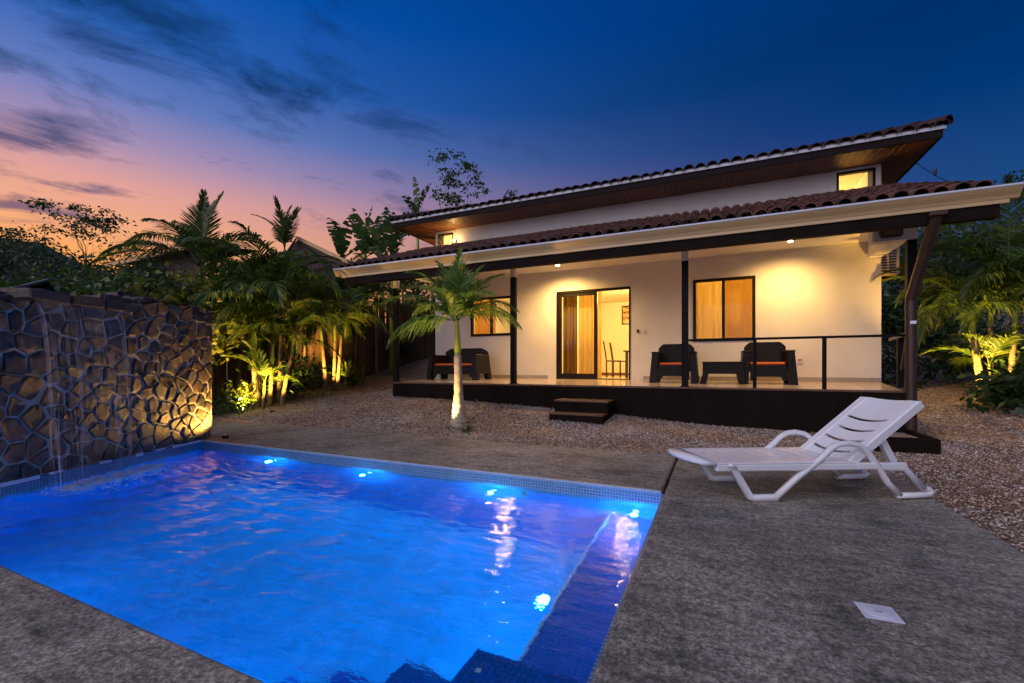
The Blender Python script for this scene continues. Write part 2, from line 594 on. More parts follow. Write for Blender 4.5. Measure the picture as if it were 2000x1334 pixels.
def ground_mat():
    m, nd, lk, b = new_mat("gravel_earth")
    t = nd.new("ShaderNodeTexCoord")
    v = nd.new("ShaderNodeTexVoronoi")
    v.inputs["Scale"].default_value = 34
    lk.new(t.outputs["Object"], v.inputs["Vector"])
    s = nd.new("ShaderNodeSeparateColor")
    lk.new(v.outputs["Color"], s.inputs[0])
    c = ramp_node(nd, lk, s.outputs[0], [(0, (.12, .09, .07)), (.5, (.26, .215, .175)), (1, (.44, .40, .36))])
    big = ramp_node(nd, lk, noise_node(nd, lk, .7, 5, .6), [(.38, (1.1, 1.05, 1.05)), (.62, (.95, .75, .58))])
    c = mixc(nd, lk, 1., c, big, "MULTIPLY")
    lk.new(c, b.inputs["Base Color"])
    b.inputs["Roughness"].default_value = .95
    lk.new(bump_node(nd, lk, v.outputs["Distance"], .9, .012), b.inputs["Normal"])
    return m


def pebble_mat():
    m, nd, lk, b = new_mat("pebble")
    g = nd.new("ShaderNodeNewGeometry")
    c = ramp_node(nd, lk, g.outputs["Random Per Island"], [(0, (.09, .06, .045)), (.25, (.2, .14, .1)), (.5, (.36, .32, .29)), (.75, (.55, .52, .5)), (1, (.75, .72, .69))])
    big = ramp_node(nd, lk, noise_node(nd, lk, .7, 5, .6), [(.4, (1.05, 1.05, 1.08)), (.62, (.95, .74, .56))])
    lk.new(mixc(nd, lk, 1., c, big, "MULTIPLY"), b.inputs["Base Color"])
    b.inputs["Roughness"].default_value = .85
    return m


def water_mat():
    m, nd, lk, b = new_mat("pool_water")
    b.inputs["Base Color"].default_value = (.55, .85, 1, 1)
    b.inputs["Transmission Weight"].default_value = 1
    b.inputs["IOR"].default_value = 1.33
    b.inputs["Specular IOR Level"].default_value = .32
    b.inputs["Roughness"].default_value = 0
    n = noise_node(nd, lk, 8, 4, .6, stretch=(.75, 1.5, 1))
    n2_ = noise_node(nd, lk, 26, 3, .55, stretch=(.7, 1.5, 1))
    k = bump_node(nd, lk, n, .5, .012)
    lk.new(bump_node(nd, lk, n2_, .35, .004, k), b.inputs["Normal"])
    return m


def stream_mat():
    m, nd, lk, b = new_mat("falling_water")
    b.inputs["Base Color"].default_value = (.8, .84, .9, 1)
    b.inputs["Roughness"].default_value = .2
    tr, mx = nd.new("ShaderNodeBsdfTransparent"), nd.new("ShaderNodeMixShader")
    n = ramp_node(nd, lk, noise_node(nd, lk, 6, 3, .6, stretch=(3, 3, 1)), [(.35, (.03, .03, .03)), (.75, (.2, .2, .2))])
    lk.new(n, mx.inputs[0])
    lk.new(tr.outputs[0], mx.inputs[1])
    lk.new(b.outputs[0], mx.inputs[2])
    lk.new(mx.outputs[0], nd["Material Output"].inputs[0])
    return m


m_tile, m_stone, m_conc, m_ground, m_pebble, m_water, m_stream = roof_tile_mat(), stone_mat(), concrete_mat(), ground_mat(), pebble_mat(), water_mat(), stream_mat()
m_tile_dark = roof_tile_mat("dark_clay_tile", .32)  # same clay tile in a darker tone
TILE = .025
m_band_x = mosaic_mat("band_mosaic_x", "XZ", TILE, (.06, .14, .24), (.10, .22, .33), (.42, .56, .62))
m_band_y = mosaic_mat("band_mosaic_y", "YZ", TILE, (.06, .14, .24), (.10, .22, .33), (.42, .56, .62))
m_pool_x = mosaic_mat("pool_mosaic_x", "XZ", TILE, (.004, .30, .80), (.006, .35, .88), (.002, .13, .42))
m_pool_y = mosaic_mat("pool_mosaic_y", "YZ", TILE, (.004, .30, .80), (.006, .35, .88), (.002, .13, .42))
m_pool_t = mosaic_mat("pool_mosaic_top", "XY", TILE, (.003, .15, .6), (.005, .19, .7), (.001, .05, .22))
m_pool_f = M("pool_plaster", (.012, .42, .76), .6, .3, 7, .1, 20, stretch=(1, 2, 1))  # mottling put in to read as light and dark ripples
m_bluetile = M("blue_tile", (.003, .13, .6), .2, .1, 10, .02, 60, rand=.18)
m_paletile = M("pale_tile", (.5, .75, .85), .2, .1, 10, .02, 60)
m_lip = M("tile_lip", (.33, .40, .47), .35, .12, 12, .1, 60)


# ------------------------------------------------------------------ lamps
def spot(name, loc, target, watts, col, size=70, blend=.6, radius=.04, parent=None):
    l = bpy.data.lights.new(name, "SPOT")
    l.energy, l.color, l.spot_size, l.spot_blend, l.shadow_soft_size = watts, col, R(size), blend, radius
    o = add_obj(name, l, None, loc)
    d = Vector(target) - Vector(loc)
    o.rotation_euler = d.to_track_quat("-Z", "Y").to_euler()
    if parent is not None:
        o.parent = parent
        o.location = Vector(loc) - ORIG.get(parent.name, Vector())
    return o


def point(name, loc, watts, col, radius=.06, parent=None):
    l = bpy.data.lights.new(name, "POINT")
    l.energy, l.color, l.shadow_soft_size = watts, col, radius
    o = add_obj(name, l, None, loc)
    if parent is not None:
        o.parent = parent
        o.location = Vector(loc) - ORIG.get(parent.name, Vector())
    return o


WARM = (1.0, .58, .17)
AMBER = (1.0, .53, .10)
BLUE = (.01, .42, 1.0)

# ================================================================== ground and terrain
YW, YF = 10.1, 7.6                       # facade plane, porch front
XL, XR = -6.95, 2.77                     # facade ends
PX0, PX1 = -6.3, 2.33                    # porch front ends
DX1, DY1 = 1.53, 5.33                    # deck edges: right, far
POOL_R, POOL_F, POOL_N = -.363, 3.735, .951
PL_F, PL_N = Vector((-6.43, 3.735, 0)), Vector((-5.576, 1.602, 0))     # the pool's slanting end below the stone wall
PDIR = (PL_F - PL_N).normalized()
PL_0 = PL_N - PDIR * ((PL_N.y - POOL_N) / PDIR.y)
WATER = -.11

CP = [(-9.5, 5.3, -.02), (-6, 5.3, -.02), (-3, 5.3, -.02), (0, 5.35, -.02), (1.5, 5.4, -.02), (1.6, 4, -.02), (1.6, 2, -.02), (1.6, -1, -.03), (1.6, -5, -.05),
      (-6.3, 7.6, .37), (-4.5, 7.6, .335), (-3.4, 7.6, .29), (-1.4, 7.6, .19), (-.4, 7.6, .11), (.8, 7.6, .07), (1.3, 7.6, .057), (2.35, 7.4, .03),
      (-3.6, 6.0, .08), (-9.3, 6.0, .2), (-8.6, 6.0, .18), (-9.3, 8.5, .40), (-8, 9.4, .52), (-9.2, 13.5, 1.35), (-7.3, 12.5, 1.1), (-7.2, 10.2, .62),
      (2.3, 6.2, -.01), (3.0, 8.4, .22), (4.2, 8.2, .40), (4.3, 5.5, .12), (3, 4, .0), (8, 3, .2), (6, 9, .65), (4, 11, .72), (7, 13, 1.0), (5, 18, 2.2), (12, 16, 2.6), (15, 26, 5.2), (5, 30, 4.6),
      (-14, 8, .9), (-16, 4, .6), (-14, 14, 1.5), (-20, 20, 1.6), (-8, 22, 1.6), (-5, 35, 2.5), (-40, 30, 1.6), (-40, 0, .6), (-12, 0, .0), (-12, -6, 0), (0, -12, 0), (20, -10, 0), (25, 6, 1.4), (-60, 60, 2), (0, 90, 3), (50, 60, 8), (50, 0, 2), (-60, -20, 0), (50, -30, 0), (0, -40, 0), (60, 110, 9), (-70, 110, 3)]
cp = np.array(CP)


def tps(r2):
    return 0.5 * r2 * np.log(np.maximum(r2, 1e-9))


_n = len(cp)
_K = tps(((cp[:, None, :2] - cp[None, :, :2]) ** 2).sum(-1)) + np.eye(_n) * .02
_Pm = np.hstack([np.ones((_n, 1)), cp[:, :2]])
_Am = np.block([[_K, _Pm], [_Pm.T, np.zeros((3, 3))]])
_w = np.linalg.solve(_Am, np.concatenate([cp[:, 2], np.zeros(3)]))


def gz_arr(x, y):
    x, y = np.asarray(x, float), np.asarray(y, float)
    r2 = (x[..., None] - cp[:, 0]) ** 2 + (y[..., None] - cp[:, 1]) ** 2
    z = tps(r2) @ _w[:_n] + _w[_n] + _w[_n + 1] * x + _w[_n + 2] * y
    return np.clip(z, -.06, 10)


def gz(x, y):
    return float(gz_arr(np.array([x]), np.array([y]))[0])


def on_ground(u, v, t0=3.0, t1=60.0):
    """where the line of sight of a pixel meets the terrain"""
    d, prev = ray(u, v), None
    t = t0
    while t < t1:
        p = d * t
        if CH + p.z <= gz(p.x, p.y):
            return Vector((p.x, p.y, gz(p.x, p.y)))
        t += .05
    return Vector((p.x, p.y, gz(p.x, p.y)))


def axis_steps(vals):
    out = []
    for a, b, st in vals:
        n = max(1, int(round((b - a) / st)))
        out += [a + (b - a) * i / n for i in range(n)]
    return out + [vals[-1][1]]


gxs = axis_steps([(-120, -14, 6), (-14, DX1 - .04, .35), (DX1 - .04, 10, .3), (10, 120, 6)])
gys = axis_steps([(-60, -6, 6), (-6, DY1 - .04, .5), (DY1 - .04, 16, .3), (16, 40, 2), (40, 220, 15)])
GX, GY = np.meshgrid(gxs, gys)
GZ = gz_arr(GX, GY) + np.where((GY > DY1) & (GY < 16), np.sin(GX * 5.1 + GY * 2.2) * .008 + np.sin(GX * 2.3 - GY * 4.1) * .01, 0)
mb = MB()
nx = len(gxs)
mb.v = list(zip(GX.ravel().tolist(), GY.ravel().tolist(), GZ.ravel().tolist()))
for j in range(len(gys) - 1):
    for i in range(nx - 1):
        cxm, cym = (gxs[i] + gxs[i + 1]) / 2, (gys[j] + gys[j + 1]) / 2
        if -9.4 < cxm < DX1 - .04 and -4 < cym < DY1 - .04:
            continue
        if XL + .2 < cxm < XR - .2 and YW + .3 < cym < 16:
            continue
        mb.f.append((j * nx + i, j * nx + i + 1, (j + 1) * nx + i + 1, (j + 1) * nx + i))
struct("ground", mb, m_ground, True)


# loose pebbles and dry leaves on the gravel (nobody could count them)
def scatter_pebbles(name, label, cat, n, m, size, regions, flat=.55, leaf=False, seed=3):
    r = np.random.default_rng(seed)
    base = np.array([(1, 0, 0), (-1, 0, 0), (0, 1, 0), (0, -1, 0), (0, 0, 1), (0, 0, -.6)], float)
    bf = np.array([(0, 2, 4), (2, 1, 4), (1, 3, 4), (3, 0, 4), (2, 0, 5), (1, 2, 5), (3, 1, 5), (0, 3, 5)])
    if leaf:
        base = np.array([(1.6, 0, .25), (0, .55, 0), (-1.4, 0, .3), (0, -.55, .05)], float)
        bf = np.array([(0, 1, 2), (0, 2, 3)])
    tot = sum(w for *_, w in regions)
    V, Fc, off = [], [], 0
    for (x0, x1, y0, y1, w) in regions:
        k = int(n * w / tot)
        x, y = r.uniform(x0, x1, k), r.uniform(y0, y1, k)
        bad = ((x < DX1 + .015) & (y < DY1 + .02)) | ((x > PX0) & (x < PX1) & (y > YF - .02) & (y < YW)) | ((x > XL) & (x < XR) & (y > YW - .1))
        x, y = x[~bad], y[~bad]
        k = len(x)
        z = gz_arr(x, y)
        s = size * r.lognormal(0, .35, k)
        th = r.uniform(0, 6.283, k)
        tilt = r.normal(0, .35, k)
        b = base[None] * (s[:, None, None] * np.array([1, .8, flat]) * r.uniform(.75, 1.25, (k, len(base), 1)))
        bx, by, bz = b[..., 0], b[..., 1], b[..., 2]
        bz2 = bz + bx * np.sin(tilt)[:, None]
        X = x[:, None] + bx * np.cos(th)[:, None] - by * np.sin(th)[:, None]
        Y = y[:, None] + bx * np.sin(th)[:, None] + by * np.cos(th)[:, None]
        Z = z[:, None] + bz2 + s[:, None] * flat * (.35 if not leaf else .8) + .006
        V.append(np.stack([X, Y, Z], -1).reshape(-1, 3))
        Fc.append((bf[None] + (np.arange(k) * len(base))[:, None, None] + off).reshape(-1, 3))
        off += k * len(base)
    V, Fc = np.concatenate(V), np.concatenate(Fc)
    me = bpy.data.meshes.new(name)
    me.vertices.add(len(V))
    me.vertices.foreach_set("co", V.ravel())
    me.loops.add(Fc.size)
    me.loops.foreach_set("vertex_index", Fc.ravel())
    me.polygons.add(len(Fc))
    me.polygons.foreach_set("loop_start", np.arange(0, Fc.size, 3))
    me.polygons.foreach_set("loop_total", np.full(len(Fc), 3))
    me.materials.append(m)
    me.update()
    me.validate()
    return tag(add_obj(name, me), label, cat, kind="stuff")


scatter_pebbles("gravel", "loose pale and brown gravel round the house and deck", "gravel", 125000, m_pebble, .0088,
                [(-9.2, PX0, DY1, 9.5, 9), (PX0, 1.6, DY1, YF, 22), (DX1, 4.2, 2.0, 7.4, 22), (2.3, 5.0, 6.5, 10, 6), (-9.2, -6.6, 9, 13, 3)])
scatter_pebbles("leaf_litter", "scattered dry brown leaves lying on the gravel", "leaves", 2600, m_leaf_dry, .022,
                [(-9.2, PX0, DY1, 9.5, 6), (PX0, 1.6, DY1 + .3, YF, 14), (DX1, 4.4, 3, 8.5, 10)], .5, True, 11)

# low plants covering the slope beside the house
_r = random.Random(77)
mb = MB()
for _ in range(15000):
    x, y = _r.uniform(3.0, 12), _r.uniform(9.0, 24)
    if x < XR + .2 or (x < 5.2 and y < 10.3):
        continue
    p = Vector((x, y, gz(x, y) + _r.uniform(.0, .22)))
    s_ = _r.uniform(.07, .17)
    a_ = Vector((_r.uniform(-1, 1), _r.uniform(-1, 1), _r.uniform(.1, 1.0))).normalized()
    b_ = a_.cross(Vector((_r.uniform(-1, 1), _r.uniform(-1, 1), .2))).normalized()
    mb.add([p, p + a_ * s_ * .5 + b_ * s_ * .25, p + a_ * s_, p + a_ * s_ * .5 - b_ * s_ * .25], [(0, 1, 2, 3)])
tag(add_obj("ground_cover", mb.mesh("ground_cover", m_leaf_d)), "dark low leaves covering the slope beside the house", "ground cover", kind="stuff")

# far hills that close the horizon
mb = MB()
for (hx, hy, hw, hd, hh) in [(-150, 130, 90, 60, 13), (-40, 190, 120, 60, 20), (90, 120, 90, 60, 30), (40, 230, 150, 60, 34), (-220, 40, 80, 80, 11), (-75, 22, 26, 34, 15.5), (-62, 48, 30, 26, 13), (-30, 75, 40, 25, 15)]:
    n = 22
    vs_, fs = [], []
    for j in range(n):
        for i in range(n):
            a, b = i / (n - 1) * 2 - 1, j / (n - 1) * 2 - 1
            h = hh * max(0, 1 - a * a) * max(0, 1 - b * b) * (1 + .25 * mnoise.noise(Vector((a * 3 + hx, b * 3, 0))))
            vs_.append((hx + a * hw, hy + b * hd, h - 1))
    for j in range(n - 1):
        for i in range(n - 1):
            fs.append((j * n + i, j * n + i + 1, (j + 1) * n + i + 1, (j + 1) * n + i))
    mb.add(vs_, fs)
struct("hills", mb, M("far_wood", (.03, .05, .035), .95, .5, .15, .8, .4, 1.0), True)

# ================================================================== pool deck
def slab(name, poly, z0=-.35, c=.018):
    """concrete slab with a worn, slightly rounded upper edge, finely cut so that the edge can waver"""
    mb = MB()
    pts = []
    n = len(poly)
    for i in range(n):
        a, b = Vector((*poly[i], 0)), Vector((*poly[(i + 1) % n], 0))
        k = max(1, int((b - a).length / .12))
        for t in range(k):
            p = a.lerp(b, t / k)
            nrm_ = Vector(((b - a).y, -(b - a).x, 0)).normalized()
            w = 0 if t == 0 else .006 * mnoise.noise(p * 5.3) + .003 * mnoise.noise(p * 21)
            pts.append((p + nrm_ * w, nrm_))
    rings = []
    for inset, z in ((0, z0), (0, -c), (c * .35, -c * .3), (c, 0.0)):
        rings.append([(p.x - nn.x * inset, p.y - nn.y * inset, z) for p, nn in pts])
    m_ = len(pts)
    vs_ = [q for r_ in rings for q in r_]
    fs = [(r_ * m_ + i, r_ * m_ + (i + 1) % m_, (r_ + 1) * m_ + (i + 1) % m_, (r_ + 1) * m_ + i) for r_ in range(3) for i in range(m_)]
    fs.append(tuple(range(3 * m_, 4 * m_)))
    return struct(name, mb.add(vs_, fs), m_conc)


slab("pool_deck", [(POOL_R, -3.5), (DX1, -3.5), (DX1, 5.5), (POOL_R, 5.5)])
slab("pool_deck", [(-9.3, POOL_F), (POOL_R - .022, POOL_F), (POOL_R - .022, DY1), (-9.3, DY1)])
slab("pool_deck", [(-9.3, -3.5), (POOL_R - .022, -3.5), (POOL_R - .022, POOL_N), (-9.3, POOL_N)])
# ground strip below the stone wall's back garden
mb = MB()
mb.prism([(-9.3, POOL_N), (PL_0.x - .02, PL_0.y), (PL_F.x - .02, PL_F.y), (-9.3, POOL_F)], "z", -.4, -.03)
struct("garden_bed", mb, m_ground)

# ================================================================== pool
DEEP = -1.35
pool = add_obj("pool_basin", None)
pool["kind"] = "structure"
pf, p0 = PL_F, PL_0
T = .0


def quad(a, b, z0, z1):
    return MB().add([(a[0], a[1], z0), (b[0], b[1], z0), (b[0], b[1], z1), (a[0], a[1], z1)], [(0, 1, 2, 3)])


BAND = -.2
EPS = .004
cornerFR, cornerFL = (POOL_R, POOL_F), (pf.x, pf.y)
cornerNR, cornerNL = (POOL_R, POOL_N), (p0.x, p0.y)
part("far_wall", quad((cornerFR[0], POOL_F - EPS), (cornerFL[0], POOL_F - EPS), DEEP, BAND), m_pool_x, pool)
part("near_wall", quad((cornerNL[0], POOL_N + EPS), (cornerNR[0], POOL_N + EPS), DEEP, BAND), m_pool_x, pool)
part("side_wall", quad((POOL_R - EPS, POOL_N), (POOL_R - EPS, POOL_F), DEEP, BAND), m_pool_y, pool)
part("end_wall", quad((cornerFL[0], cornerFL[1]), (cornerNL[0], cornerNL[1]), DEEP, BAND), m_pool_y, pool)
# waterline band of blue-grey mosaic, with a pale rounded lip
o = part("waterline_band", MB().box((pf.x, POOL_F - .012, BAND), (POOL_R - .012, POOL_F, -.022)), m_band_x, pool)
o = part("waterline_band", MB().box((p0.x, POOL_N, BAND), (POOL_R - .012, POOL_N + .012, -.022)), m_band_x, pool)
o = part("waterline_band", MB().box((POOL_R - .012, POOL_N, BAND), (POOL_R, POOL_F, -.022)), m_band_y, pool)
nrmw = Vector((PDIR.y, -PDIR.x, 0))               # from the stone wall towards the pool
a, b = p0 - PDIR * .0, pf
mb = MB()
mb.prism([(a.x, a.y), (b.x, b.y), (b.x + nrmw.x * .014, b.y + nrmw.y * .014), (a.x + nrmw.x * .014, a.y + nrmw.y * .014)], "z", BAND, -.004)
part("waterline_band", mb, m_band_y, pool)
part("tile_lip", MB().bbox((pf.x, POOL_F - .018, -.022), (POOL_R - .02, POOL_F + .006, .004), .008), m_lip, pool)
# chipped white lip below the stone wall
for k, (t0, t1) in enumerate([(.02, .10), (.13, .17), (.2, .33), (.36, .4), (.52, .56), (.66, .69), (.75, .79), (.83, .99)]):
    q0, q1 = p0.lerp(pf, t0), p0.lerp(pf, t1)
    mb = MB().prism([(q0.x, q0.y), (q1.x, q1.y), (q1.x + nrmw.x * .02, q1.y + nrmw.y * .02), (q0.x + nrmw.x * .02, q0.y + nrmw.y * .02)], "z", -.012 - .008 * (k % 3), .006)
    part("chipped_lip", mb, m_plate, pool)
part("pool_floor", MB().add([(*cornerNL, DEEP + EPS), (*cornerNR, DEEP + EPS), (*cornerFR, DEEP + EPS), (*cornerFL, DEEP + EPS)], [(0, 1, 2, 3)]), m_pool_f, pool)
# bench along the side and the steps in the near corner
BX, BZ = -.80, -.50
o = part("bench", MB().box((BX, POOL_N + EPS * 2, DEEP), (POOL_R - EPS * 2, POOL_F - EPS * 2, BZ)), m_pool_t, pool)
part("bench_nosing", MB().bbox((BX - .004, 1.62, BZ - .012), (BX + .012, POOL_F - .03, BZ + .004), .003), m_paletile, pool)
for k, (sx0, sx1, sz) in enumerate([(-.89, POOL_R - .014, -.22), (-1.27, -.892, -.52), (-1.65, -1.272, -.82), (-2.0, -1.652, -1.08)]):
    st = part("step", MB().box((sx0, POOL_N + .014, DEEP), (sx1, 1.60, sz)), m_pool_t, pool)
    if k == 0:                                  # single mosaic tiles, near enough to tell apart
        me_t = MB().bbox((-.0112, -.0112, -.003), (.0112, .0112, .003), .0015).mesh("mosaic_tile", m_bluetile)
        me_p = MB().bbox((-.0112, -.0112, -.003), (.0112, .0112, .003), .0015).mesh("mosaic_tile", m_paletile)
        for i in range(20):
            for j in range(12):
                add_obj("mosaic_tile", me_p if (i * 7 + j * 13) % 61 == 5 else me_t, st, (sx0 + .0135 + i * TILE, 1.5875 - j * TILE, sz + .002))
        part("mosaic_facing", MB().box((sx0 - .003, 1.0, sz - .28), (sx0 - .0005, 1.598, sz - .001)), m_pool_y, st)
        part("mosaic_facing", MB().box((sx0, 1.6005, sz - .28), (sx1, 1.603, sz - .001)), m_pool_x, st)
for (tx, ty, tz) in [(-.62, 1.72, BZ), (-.52, 1.66, BZ), (-.44, 1.58, BZ), (-1.14, 1.5, -.52), (-1.02, 1.42, -.52), (-1.45, 1.55, -.82)]:
    add_obj("pale_tile", MB().bbox((-.016, -.016, 0), (.016, .016, .006), .002).mesh("pale_tile", m_paletile), pool, (tx, ty, tz))

# rippled water sheet
mb = MB()
nxw, nyw = 320, 190
wv = []
for j in range(nyw + 1):
    for i in range(nxw + 1):
        ty = j / nyw
        y = POOL_N + .013 + (POOL_F - POOL_N - .026) * ty
        xl = p0.x + (pf.x - p0.x) * (y - p0.y) / (pf.y - p0.y) + .016
        x = xl + (POOL_R - .013 - xl) * i / nxw
        d = math.hypot(x + 5.55, y - 2.5)                         # rings spreading from the fall
        amp = .0062 + .006 * math.exp(-(d / 3.6) ** 2) + .012 * math.exp(-(d / 1.1) ** 2)
        amp *= 1 - .72 * min(1, max(0, (x + 1.9) / .9))
        h = amp * (.55 * math.sin(d * 17 + 2.2 * mnoise.noise(Vector((x, y, 0)) * 1.3)) * math.exp(-d * .16)
                   + .9 * mnoise.noise(Vector((x * 3.2 + y * 1.0, y * 8.5 - x * .7, 2.0))) + .6 * mnoise.noise(Vector((x * 9, y * 17, 5.0))))
        wv.append((x, y, WATER + h))
mb.add(wv, [(j * (nxw + 1) + i, j * (nxw + 1) + i + 1, (j + 1) * (nxw + 1) + i + 1, (j + 1) * (nxw + 1) + i) for j in range(nyw) for i in range(nxw)])
wobj = struct("pool_water", mb, m_water, "all")

# underwater lamps
LPW = 18
lamps = []
for k, (u, nm) in enumerate([(537, "underwater pool lamp on the far wall nearest the stone wall"), (722, "middle underwater pool lamp on the far wall"),
                             (966, "underwater pool lamp on the far wall nearest the bench")]):
    q = Py(u, 900, POOL_F - .02)
    lamps.append((Vector((q.x, POOL_F - .006, -.27)), Vector((0, -1, 0)), nm))
lamps.append((Vector((-.585, POOL_F - .006, -.33)), Vector((0, -1, 0)), "underwater pool lamp in the far corner over the bench"))
lamps.append((Vector((BX - .003, 2.42, -.66)), Vector((-1, 0, 0)), "underwater pool lamp set in the front of the bench"))
lamps.append((Vector((-2.25, POOL_N + .006, -.75)), Vector((0, 1, 0)), "underwater pool lamp beside the lowest pool step"))
lamps.append((Vector((-4.1, POOL_N + .006, -.65)), Vector((0, 1, 0)), "added unseen pool lamp on the near wall towards the waterfall"))  # added out of view to spread the blue light evenly
for c, d, nm in lamps:
    t = thing("pool_lamp", nm, "pool lamp", c, 0, "underwater pool lamps")
    q = Vector((0, 0, 1)).rotation_difference(d)
    for nm_, prof, mm in (("trim_ring", [(.034, 0), (.034, .008), (.025, .011)], m_plate), ("lens", [(.022, .0115), (.019, .015), (.007, .017)], m_bluelamp)):
        mb = MB().lathe(prof, seg=20)
        mb.v = [tuple(q @ Vector(v)) for v in mb.v]
        part(nm_, mb, mm, t, True, local=True)
    pw = {3: 1.4, 4: 1.5}.get(lamps.index((c, d, nm)), 1.0)
    point("lamp_glow", c + d * .11, LPW * pw, BLUE, .022 if pw < 1.3 else .026, t)

# ================================================================== stone wall with the water spout
WALL0, WALL1 = PL_N - PDIR * 1.5 - nrmw * .035, PL_F + PDIR * .2 - nrmw * .035
WLEN = (WALL1 - WALL0).length
TH = .42


def wtop(s):                                     # height of the wall along its length
    return 1.60 + .20 * min(1, max(0, (s - 1.5) / 1.4)) - .05 * max(0, s - 3.2)


def wp(s, t, out=0.0):
    return WALL0 + PDIR * s + nrmw * out + Vector((0, 0, t))


sw = thing("stone_wall", "wall of brown field stones in pale mortar behind the pool", "stone wall", wp(WLEN / 2, 0))
mb = MB()
ns = 24
prof = [(WLEN * i / ns, wtop(WLEN * i / ns) - .05) for i in range(ns + 1)]
fr = [wp(s, -.05, .026) for s, _ in prof] + [wp(s, t, .026) for s, t in prof] + [wp(s, -.05, -TH) for s, _ in prof] + [wp(s, t, -TH) for s, t in prof]
k = ns + 1
fs = []
for i in range(ns):
    fs += [(i, i + 1, k + i + 1, k + i), (2 * k + i + 1, 2 * k + i, 3 * k + i, 3 * k + i + 1), (k + i, k + i + 1, 3 * k + i + 1, 3 * k + i)]
fs += [(0, k, 3 * k, 2 * k), (ns, 2 * k + ns, 3 * k + ns, k + ns)]
part("mortar", mb.add(fr, fs), m_mortar, sw)

rs = random.Random(21)
seeds = []
tries = 0
while tries < 9000:
    tries += 1
    s, t = rs.uniform(-.05, WLEN + .05), rs.uniform(0, 1.9)
    if t > wtop(s) + .06:
        continue
    want = .075 + .13 * (.5 + .5 * mnoise.noise(Vector((s * 3.1, t * 3.1, 7)))) + rs.uniform(-.03, .04)
    if all((abs(s - q.x) * .9) ** 2 + (t - q.y) ** 2 > want ** 2 for q in seeds):
        seeds.append(Vector((s, t)))


def clip(poly, p, n):
    out = []
    for i in range(len(poly)):
        a, b = poly[i], poly[(i + 1) % len(poly)]
        da, db = (a - p).dot(n), (b - p).dot(n)
        if da <= 0:
            out.append(a)
        if (da < 0 < db) or (db < 0 < da):
            out.append(a.lerp(b, da / (da - db)))
    return out


def stone_mesh(poly, gap, depth, seed):
    """one field stone: shrunken, rounded cell with an uneven domed face; local 2D + depth"""
    c = sum(poly, Vector((0, 0))) / len(poly)
    q = []
    n = len(poly)
    for i in range(n):                                     # rounded corners
        a, b, d = poly[i - 1], poly[i], poly[(i + 1) % n]
        la, ld = (a - b).length, (d - b).length
        f = .07 + .04 * ((i * 7 + seed) % 3)
        q += [b.lerp(a, f), b.lerp(a, f * .35).lerp(b.lerp(d, f * .35), .5), b.lerp(d, f)]
    r_ = random.Random(seed)
    rings = []
    tx, ty = r_.uniform(-.12, .12), r_.uniform(-.12, .12)
    for sh, dp in ((gap, -.01), (gap, .027), (gap + .013, .8 * depth + .008)):
        ring = []
        for p in q:
            d = p - c
            L = d.length
            w = max(.15, (L - sh) / L)
            pp = c + d * w
            pp = pp + Vector((r_.uniform(-.004, .004), r_.uniform(-.004, .004)))
            ring.append((pp, dp + (tx * d.x + ty * d.y) * (dp > 0) + r_.uniform(-.004, .004)))
        rings.append(ring)
    m_ = len(q)
    mid = [(c + (p - c) * .45, depth + r_.uniform(-.006, .008)) for p in q[1::3]]
    return c, rings, mid, m_


k = 0
for p in seeds:
    poly = [Vector((p.x - .3, p.y - .3)), Vector((p.x + .3, p.y - .3)), Vector((p.x + .3, p.y + .3)), Vector((p.x - .3, p.y + .3))]
    for q in seeds:
        if q is not p and (q - p).length < .62:
            poly = clip(poly, (p + q) / 2, (q - p).normalized())
    for a_, n_ in ((Vector((0, 0)), Vector((-1, 0))), (Vector((WLEN, 0)), Vector((1, 0))), (Vector((0, .0)), Vector((0, -1)))):
        poly = clip(poly, a_, n_) if poly else poly
    if len(poly) > 2:
        poly = clip(poly, Vector((p.x, wtop(p.x) + .02 + .035 * math.sin(p.x * 11) + .02 * math.sin(p.x * 27))), Vector((0, 1)))
    if len(poly) < 3:
        continue
    poly = [q_ + Vector((.045 * mnoise.noise(Vector((q_.x * 7, q_.y * 7, 1))), .045 * mnoise.noise(Vector((q_.x * 7, q_.y * 7, 9))))) for q_ in poly]
    ar = abs(sum(poly[i].x * poly[(i + 1) % len(poly)].y - poly[(i + 1) % len(poly)].x * poly[i].y for i in range(len(poly)))) / 2
    if ar < .004:
        continue
    c, rings, mid, m_ = stone_mesh(poly, rs.uniform(.0055, .0105), rs.uniform(.034, .048), k)
    mb = MB()
    org = wp(c.x, c.y)
    vs_ = [wp(pp.x, pp.y, dp) - org for ring in rings for pp, dp in ring] + [wp(pp.x, pp.y, dp) - org for pp, dp in mid]
    fs = [(r_ * m_ + i, r_ * m_ + (i + 1) % m_, (r_ + 1) * m_ + (i + 1) % m_, (r_ + 1) * m_ + i) for r_ in range(2) for i in range(m_)]
    nm = len(mid)
    for i in range(nm):                                     # from last ring to the inner ring
        o3 = 2 * m_
        i0, i1, i2, i3 = o3 + i * 3, o3 + i * 3 + 1, o3 + i * 3 + 2, o3 + (i * 3 + 3) % m_
        fs += [(i0, i1, 3 * m_ + i), (i1, i2, 3 * m_ + i), (i2, i3, 3 * m_ + (i + 1) % nm, 3 * m_ + i)]
    fs.append(tuple(range(3 * m_, 3 * m_ + nm)))
    o = add_obj("stone", mb.add(vs_, fs).mesh("stone", m_stone, True), sw, org - ORIG[sw.name])
    k += 1
